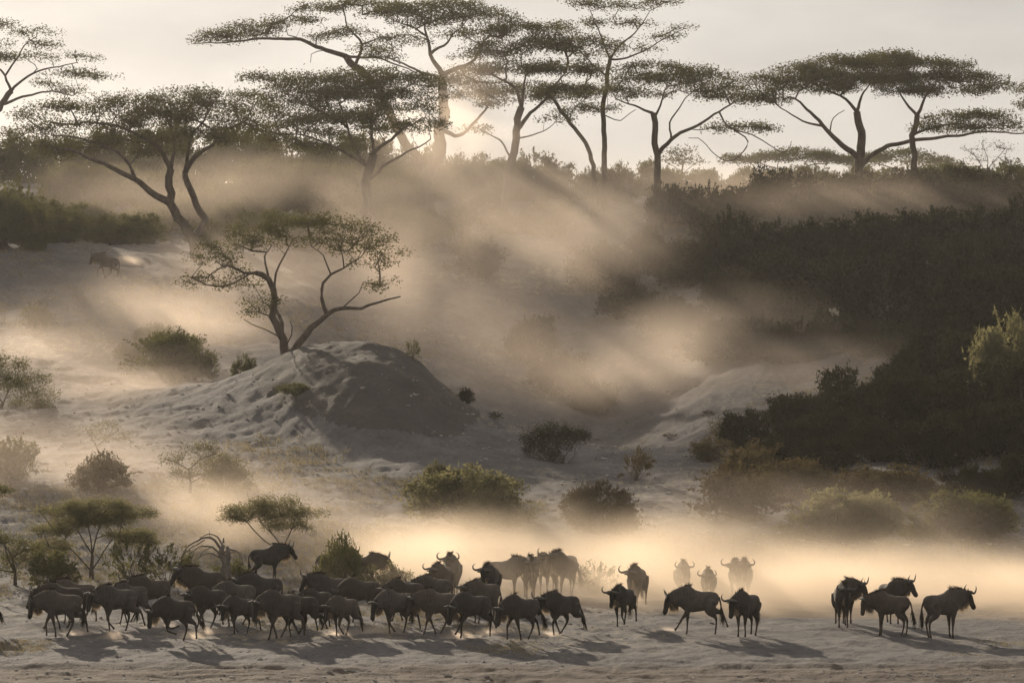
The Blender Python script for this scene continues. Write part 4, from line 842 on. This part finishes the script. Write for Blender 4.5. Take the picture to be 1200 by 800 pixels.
def build_herd():
    rng = np.random.default_rng(3); tmp = []
    for a in HERD:
        px, py, yaw, gait, label, neck, nyaw, hp, hyaw, size, D, tail, pitch, lift = a
        mb, ex = animal_geometry(gait, neck, nyaw, hp, hyaw, tail, rng)
        o = mb.build('tmp_body')
        m = o.modifiers.new('r', 'REMESH'); m.mode = 'VOXEL'; m.voxel_size = 0.026; m.use_smooth_shade = True
        s = o.modifiers.new('s', 'SMOOTH'); s.factor = 0.5; s.iterations = 4
        tmp.append((o, ex))
    dg = bpy.context.evaluated_depsgraph_get()
    meshes = [bpy.data.meshes.new_from_object(o.evaluated_get(dg)) for o, _ in tmp]
    for (o, ex), me, a in zip(tmp, meshes, HERD):
        old = o.data; bpy.data.objects.remove(o); bpy.data.meshes.remove(old)
        px, py, yaw, gait, label, neck, nyaw, hp, hyaw, size, D, tail, pitch, lift = a; size = size * (0.93 + 0.12 * rng.random())
        c = ground(px, py) if D is None else at(px, D)
        root = empty('wildebeest', (c[0], c[1], c[2] - 0.01), math.pi + rad(yaw), (size * .84, size * .94, size * .95))
        root.rotation_euler = (0, rad(-pitch), math.pi + rad(yaw))
        tag(root, label, 'wildebeest', 'wildebeest herd')
        low = ex['low'] - 0.02 - lift; sh = np.array((0, 0, -low))
        me.name = 'body'; me.transform(Matrix.Translation((0, 0, -low))); me.polygons.foreach_set('use_smooth', np.ones(len(me.polygons), dtype=bool))
        me.materials.clear(); link('body', me, M['hide'], root)
        poll, hd, hl, hu, nb, nd, lat = (ex[k] for k in ('poll', 'hd', 'hl', 'hu', 'nb', 'nd', 'lat'))
        hs = 0.92 + 0.16 * rng.random()
        for s in (-1, 1):
            pr = [(.02, .09, -.01), (.09, .10, -.02), (.18, .075, -.01), (.265, .075, .0), (.315, .13, .01), (.315, .21, .02), (.275, .275, .03), (.235, .30, .04)]
            pts = [poll + hl * s * l_ * hs + (hu * u_ - hd * f_ * 1.0 + np.array((0, 0, .55 * (u_ - .09)))) * hs for l_, u_, f_ in pr]
            # the tips rise toward the sky whatever the head does
            pts = [poll + sh + hl * s * l_ * hs + hu * .085 + hd * .01 + (np.array((0, 0, 1.0)) * .75 + hu * .35) * (u_ - .09) * hs for l_, u_, f_ in pr]
            k = catmull(pts, .035); t = np.linspace(0, 1, len(k)); m2 = MB(); m2.tube(k, np.interp(t, [0, .25, .5, .75, 1], [.046, .040, .030, .020, .005]), 8)
            m2.build('horn', M['horn'], root)
        # mane on the crest of the neck and withers
        t = np.linspace(0, 1, 26)[:, None]; top = np.array((.20, 0, 1.33)) * (1 - t) + (poll + hu * .07) * t + np.array((0, 0, .035)) * np.sin(t * math.pi) + sh
        rr = np.repeat(top, 4, 0) + rng.normal(0, .012, (104, 3)); side = rng.choice([-1, 1], 104)[:, None]
        v = blades(rr, np.array((0, 0, .45)) + lat * side * .45 - nd * .5, .13, .012, rng, 2)
        link('mane', mesh('mane', v, np.arange(len(v)).reshape(-1, 3)), M['mane'], root)
        # pale beard from the jaw down the throat
        jaw = poll + hd * .20 - hu * .09; thr = nb + nd * .18 - np.array((0, 0, .20)); t = np.linspace(0, 1, 20)[:, None]
        rr = np.repeat(jaw * (1 - t) + thr * t + sh, 5, 0) + rng.normal(0, .02, (100, 3))
        v = blades(rr, np.array((0, 0, -1.0)) * np.ones((100, 1)) - nd * .12, .20, .010, rng, 3)
        link('beard', mesh('beard', v, np.arange(len(v)).reshape(-1, 3)), M['beard'], root)
        # tail: dock and long black tassel
        sw = tail * .55 if tail else rng.normal(.03, .05); tb = np.array((-.69, 0, 1.02)) + sh; sy = rng.normal(0, .06)
        pts = [tb, tb + np.array((-.045, sy * .3, -.10)), tb + np.array((-.055 - sw * .6, sy, -.32)), tb + np.array((-.03 - sw * 1.6, sy * 1.2, -.52))]
        m2 = MB(); k = catmull(pts, .06); m2.tube(k, np.linspace(.032, .016, len(k)), 6)
        tl = m2.build('tail', M['hide'], root)
        rr = np.repeat(k[len(k) // 2:], 10, 0); dn = k[-1] - k[-3]; dn = dn / np.linalg.norm(dn) * .7 + np.array((0, 0, -.4))
        v = blades(rr, np.ones((len(rr), 1)) * dn, .32, .012, rng, 2)
        link('tassel', mesh('tassel', v, np.arange(len(v)).reshape(-1, 3)), M['mane'], tl)

W = wildebeest
W(70, 747, 8, 'walk2', 'broad dark wildebeest walking at the front left, pale beard under its jaw', neck=-10, hp=-76)
W(-34, 742, 5, 'walk', 'wildebeest leaving at the left edge, only its tail in the picture', tail=.24)
W(72, 738, 4, 'walk', 'wildebeest mostly hidden behind the broad leftmost walker', neck=-6)
W(88, 731, 6, 'amble', 'brown wildebeest with raised head above the leftmost walker', neck=16, hp=-58)
W(136, 741, 28, 'walk3', 'wildebeest turning its face out, just right of the leftmost walker', neck=-2, hp=-72, hyaw=15)
W(152, 731, 8, 'walk', 'wildebeest behind the one with its face turned out', neck=-4)
W(176, 727, 12, 'walk2', 'dim wildebeest at the back just left of the galloping one', neck=10)
W(204, 752, 2, 'gallop', 'wildebeest galloping with head low, hind legs under it', neck=-24, hp=-80, tail=.30)
W(238, 722, 4, 'stand', 'tall wildebeest with lifted head in front of the dead tree', neck=20, hp=-52, size=1.06)
W(244, 738, 4, 'walk', 'slim wildebeest below the tall one by the dead tree', neck=-2, hp=-78)
W(276, 733, 4, 'walk2', 'wildebeest with only its long back showing behind a horned neighbour', neck=-14, hp=-70)
W(281, 743, 34, 'walk3', 'small wildebeest with low spread horns turned half to the viewer', neck=-14, hp=-80, nyaw=20, size=.9)
W(306, 727, 6, 'amble', 'striped wildebeest standing tall behind the dark front pair', neck=6, hp=-62, size=1.08)
W(328, 749, 4, 'walk', 'large dark wildebeest leading the overlapping front pair', neck=-10, hp=-78, size=1.06, tail=.2)
W(350, 746, 2, 'trot', 'second of the overlapping front pair, just right and behind', neck=-8, hp=-70, tail=.2)
W(370, 739, 12, 'walk2', 'red brown wildebeest right of the overlapping front pair', neck=-6, hp=-70)
W(386, 724, 24, 'stand', 'dark wildebeest with high head behind the red brown one', neck=20, hp=-58, size=1.05)
W(402, 746, 48, 'walk3', 'small wildebeest walking half toward the viewer with swept horns', neck=-12, hp=-80, size=.92)
W(422, 729, 22, 'stand', 'wildebeest lowering its head in front of the low leafy bush', neck=-24, hp=-62)
W(464, 743, 6, 'walk3', 'wildebeest plodding with muzzle low, front leg bent', neck=-22, hp=-74)
W(474, 728, 8, 'walk', 'wildebeest hump showing behind the plodding one', neck=-12)
W(508, 723, 6, 'stand', 'shaggy wildebeest standing left of the two facing horned heads', neck=0, hp=-72)
W(512, 744, 24, 'walk', 'wildebeest with a pale lit cheek overlapping the head of its neighbour', neck=-4, hp=-70, tail=.1)
W(552, 748, 4, 'stride', 'dark humped wildebeest with curled horns held low', neck=-26, hp=-74, nyaw=12)
W(529, 702, 84, 'stand', 'wildebeest facing the viewer with the highest horns of the back row', neck=14, hp=-66, size=1.05)
W(518, 708, 66, 'stand', 'wildebeest just before the highest horned one, head to its left', neck=8, hp=-66)
W(566, 730, 38, 'stand', 'wildebeest standing side on below the horned face in the middle', neck=2, hp=-72, hyaw=10)
W(574, 712, 76, 'stand', 'horned wildebeest face on, behind the one standing side on', neck=10, hp=-72)
W(594, 703, 186, 'stand', 'ghostly wildebeest facing right in thick dust', neck=6, hp=-60)
W(621, 702, 94, 'stand', 'slim pale wildebeest facing the viewer right of the ghostly one', neck=8, hp=-70)
W(660, 700, 58, 'amble', 'hulking dusty wildebeest with lifted head in the back row', neck=16, hp=-64, size=1.12)
W(640, 697, 70, 'stand', 'faint wildebeest half covered by the hulking dusty one', neck=16, hp=-66)
W(610, 750, 2, 'walk2', 'brown wildebeest walking left with its head hanging low', neck=-20, hp=-78, tail=.22)
W(658, 744, 14, 'trot', 'brown wildebeest trotting behind the head hanging one, horn tips up', neck=8, hp=-74, tail=.12)
W(730, 734, 62, 'walk3', 'small wildebeest stepping toward the viewer in the open gap', neck=4, hp=-74, size=.95)
W(746, 712, 74, 'walk', 'larger wildebeest behind the small one in the open gap', neck=6, hp=-72, size=1.04)
W(816, 744, 2, 'stride', 'lone brown wildebeest striding left with legs wide apart', neck=-8, hp=-70)
W(800, 704, 92, 'stand', 'palest wildebeest facing out of the bright dust, left of a pair of heads', neck=10, hp=-72, size=.96)
W(830, 710, 84, 'stand', 'wildebeest facing out of the bright dust above the striding one', neck=2, hp=-72, size=.92)
W(872, 706, 88, 'stand', 'wildebeest with wide horns behind the one standing half turned', neck=14, hp=-72, size=1.05)
W(864, 704, 74, 'stand', 'wildebeest overlapped by the wide horned one, one horn showing on its left', neck=12, hp=-72, size=1.0)
W(874, 746, 56, 'stand', 'wildebeest standing half turned to the viewer below two horned heads', neck=-4, hp=-78, hyaw=-10)
W(987, 735, 92, 'amble', 'wildebeest facing the viewer, left of the three at right', neck=10, hp=-76, nyaw=4)
W(991, 730, 96, 'stand', 'wildebeest peering right from behind the facing one', neck=12, hp=-62, nyaw=62)
W(1042, 745, -52, 'stand', 'wildebeest seen from behind with head turned left', neck=0, nyaw=30, hp=-78, size=.95)
W(1044, 731, 112, 'stand', 'wildebeest with lifted face looking right above the turned rump', neck=24, hp=-56, nyaw=46, size=1.0)
W(1106, 748, 204, 'stand', 'wildebeest standing alone in profile facing right', neck=12, hp=-58, size=1.02)
W(314, 684, 196, 'amble', 'dusty wildebeest facing right under the pale umbrella thorn', neck=14, hp=-50)
W(428, 694, 184, 'stand', 'wildebeest facing right behind the low leafy bush', neck=6, hp=-54)
W(392, 690, 170, 'stand', 'wildebeest hidden in the thorny bush, back sloping up', neck=18, hp=-50)
W(122, 327, 4, 'trot', 'lone wildebeest trotting through dust on the upper left terrace', neck=2, hp=-74, pitch=9, lift=.02, size=1.22, tail=.05)
build_herd()
# ------------------------------------------------------------------ air
def haze():
    x, y0, y1, z0, z1 = 2060.0, -80.0, 2060.0, -3.0, 46.0
    v = [(sx * x, y, z) for z in (z0, z1) for y in (y0, y1) for sx in (-1, 1)]
    f = [[0, 2, 3, 1], [4, 5, 7, 6], [0, 1, 5, 4], [2, 6, 7, 3], [0, 4, 6, 2], [1, 3, 7, 5]]
    o = link('haze', mesh('haze', v, f), volume_material('haze_air', (0.96, 0.93, 0.88), 0.45, HAZE_D))
    tag(o, 'thin warm haze that fills the whole valley air', 'haze', None, 'stuff')

def dust(label, blobs, dens, noise_scale=0.12, lo=0.36, hi=0.70, voxel=1.0, aniso=0.55, color=(0.94, 0.80, 0.67), stretch=(1, 1, 1), seed=0, margin=1.7, name='dust_cloud', detail=4.0):
    """A drifting cloud of dust: soft puffs whose density is broken up by 3-D noise, held in one fog grid."""
    B = np.array([[*c, *r, wt] for c, r, wt in blobs], float)
    mn = (B[:, :3] - margin * B[:, 3:6]).min(0); mx = (B[:, :3] + margin * B[:, 3:6]).max(0)
    c0 = (mn + mx) / 2
    vd = bpy.data.volumes.new(name); o = bpy.data.objects.new(name, vd); COL.objects.link(o)
    o.location = c0
    mat = volume_material('dust_air', color, aniso); vd.materials.append(mat)
    vd.render.step_size = 0.0
    ng = bpy.data.node_groups.new('dust_field', 'GeometryNodeTree'); N, L = ng.nodes, ng.links
    ng.interface.new_socket('Geometry', in_out='INPUT', socket_type='NodeSocketGeometry')
    ng.interface.new_socket('Geometry', in_out='OUTPUT', socket_type='NodeSocketGeometry')
    pos = N.new('GeometryNodeInputPosition').outputs[0]
    def vm(op, a, b=None):
        q = N.new('ShaderNodeVectorMath'); q.operation = op
        for k, s in enumerate((a, b)):
            if s is None: continue
            if hasattr(s, 'links'): L.new(s, q.inputs[k])
            else: q.inputs[k].default_value = tuple(s)
        return q.outputs['Value'] if op in ('DOT_PRODUCT', 'LENGTH') else q.outputs['Vector']
    def sm(op, a, b=None):
        q = N.new('ShaderNodeMath'); q.operation = op
        for k, s in enumerate((a, b)):
            if s is None: continue
            if hasattr(s, 'links'): L.new(s, q.inputs[k])
            else: q.inputs[k].default_value = float(s)
        return q.outputs[0]
    acc = None
    for r in B:
        d = vm('DIVIDE', vm('SUBTRACT', pos, r[:3] - c0), r[3:6])
        e = sm('MULTIPLY', sm('EXPONENT', sm('MULTIPLY', vm('DOT_PRODUCT', d, d), -1.6)), r[6])
        acc = e if acc is None else sm('ADD', acc, e)
    nt = N.new('ShaderNodeTexNoise'); nt.inputs['Scale'].default_value = noise_scale; nt.inputs['Detail'].default_value = detail; nt.inputs['Roughness'].default_value = 0.55
    L.new(vm('MULTIPLY', vm('ADD', pos, (seed * 37.1, seed * 11.3, seed * 5.7)), stretch), nt.inputs['Vector'])
    mr = N.new('ShaderNodeMapRange'); mr.inputs['From Min'].default_value = lo; mr.inputs['From Max'].default_value = hi; mr.inputs['To Max'].default_value = dens
    L.new(nt.outputs[0], mr.inputs['Value'])
    den = sm('MULTIPLY', acc, mr.outputs[0])
    den = sm('MAXIMUM', sm('SUBTRACT', den, dens * 0.015), 0.0)
    vc = N.new('GeometryNodeVolumeCube'); L.new(den, vc.inputs['Density'])
    h = (mx - mn) / 2
    vc.inputs['Min'].default_value = tuple(-h); vc.inputs['Max'].default_value = tuple(h)
    for ax, k in zip('XYZ', range(3)):
        vx = voxel if not hasattr(voxel, '__len__') else voxel[k]
        vc.inputs['Resolution ' + ax].default_value = max(6, int(2 * h[k] / vx))
    st = N.new('GeometryNodeSetMaterial'); st.inputs['Material'].default_value = mat
    out = N.new('NodeGroupOutput')
    L.new(vc.outputs[0], st.inputs[0]); L.new(st.outputs[0], out.inputs[0])
    md = o.modifiers.new('dust_field', 'NODES'); md.node_group = ng
    tag(o, label, 'dust', None, 'stuff')
    return o

def blob(px, py, D, rx, ry, rd, wt=1.0):
    """A puff centred on what shows at photo pixel (px, py) at distance D; radii: photo pixels across and up, metres in depth."""
    c = P(px, py, D); s = FPX / D
    return (c, (rx / s, rd, ry / s), wt)

HAZE_D = 0.00012
haze()
dust('glowing cream dust stirred up along the back of the herd',
     [blob(640, 684, 122, 190, 48, 8, 1.2), blob(950, 698, 121, 260, 48, 8, 1.7), blob(1180, 704, 121, 140, 38, 8, 1.3), blob(270, 630, 136, 120, 56, 5, 1.0), blob(500, 662, 127, 120, 48, 7, 1.0), blob(630, 630, 133, 150, 40, 4, .55), blob(800, 660, 126, 120, 50, 7, .8)],
     0.36, 0.27, 0.37, 0.66, 0.55, seed=1, color=(0.95, 0.80, 0.63), detail=6)
dust('pale dust hanging over the near left slope',
     [blob(60, 560, 150, 170, 70, 9, .9), blob(260, 605, 143, 150, 50, 8, 1.0), blob(170, 470, 186, 150, 42, 10, 1.0), blob(400, 615, 140, 110, 32, 7, .5)],
     0.10, 0.16, 0.33, 0.66, 0.9, seed=2, detail=6)
dust('tall sunlit dust cloud drifting behind the mound with shafts of light',
     [blob(540, 320, 222, 140, 120, 11, .48), blob(630, 250, 246, 150, 80, 11, 1.1), blob(730, 430, 214, 170, 70, 8, .8), blob(470, 290, 238, 90, 90, 11, .75), blob(830, 390, 222, 140, 60, 8, .5)],
     0.13, 0.13, 0.39, 0.68, 1.0, seed=3, detail=6)
dust('soft dust drifting over the upper left terrace',
     [blob(190, 385, 213, 160, 60, 9, 1.1), blob(290, 320, 236, 110, 60, 9, .8), blob(60, 425, 200, 120, 45, 9, 1.0), blob(150, 225, 268, 150, 45, 6, .45), blob(330, 215, 270, 120, 45, 6, .45)],
     0.10, 0.13, 0.34, 0.66, 1.0, seed=4, detail=6)
dust('thin dust blowing along the ridge between the acacia trunks',
     [blob(820, 228, 296, 120, 45, 8, 1.1), blob(530, 140, 278, 80, 80, 5, 1.4), blob(1010, 262, 276, 200, 52, 8, .75), blob(1060, 220, 312, 150, 30, 8, .5)],
     0.085, 0.12, 0.33, 0.66, 1.0, seed=5, detail=6)
dust('low dust lying over the bare slope on the right',
     [blob(930, 425, 200, 150, 36, 7, .8), blob(1120, 645, 133, 150, 26, 5, .8), blob(880, 615, 137, 140, 46, 5, 1.3), blob(1020, 615, 132, 140, 42, 4, 1.1)],
     0.08, 0.14, 0.33, 0.66, 0.9, seed=6, detail=6)
dust('little puffs of dust kicked up round the front hooves',
     [blob(a, b, d, rx, ry, .5, 1.0) for a, b, d, rx, ry in ((133, 749, 103.2, 16, 8), (192, 736, 106.5, 20, 9), (250, 742, 105, 16, 7), (318, 748, 103.4, 18, 7), (395, 746, 104, 18, 7), (446, 742, 105, 26, 9), (540, 748, 103.5, 22, 7), (584, 742, 105, 18, 8), (638, 746, 104.2, 18, 6), (780, 742, 105, 16, 6), (96, 744, 104.5, 16, 7), (225, 748, 103.5, 14, 7))],
     3.2, 1.1, 0.28, 0.60, (.16, .2, .07), seed=7, name='dust_puffs')
dust('bright dust thrown up behind the lone animal on the terrace',
     [blob(148, 316, 240.5, 16, 12, 1.4, 1.0), blob(134, 322, 241.5, 16, 7, 1.2, 1.0), blob(112, 326, 238.5, 10, 4, .8, .5)], 3.0, .5, .2, .55, (.3, .3, .18), seed=8)
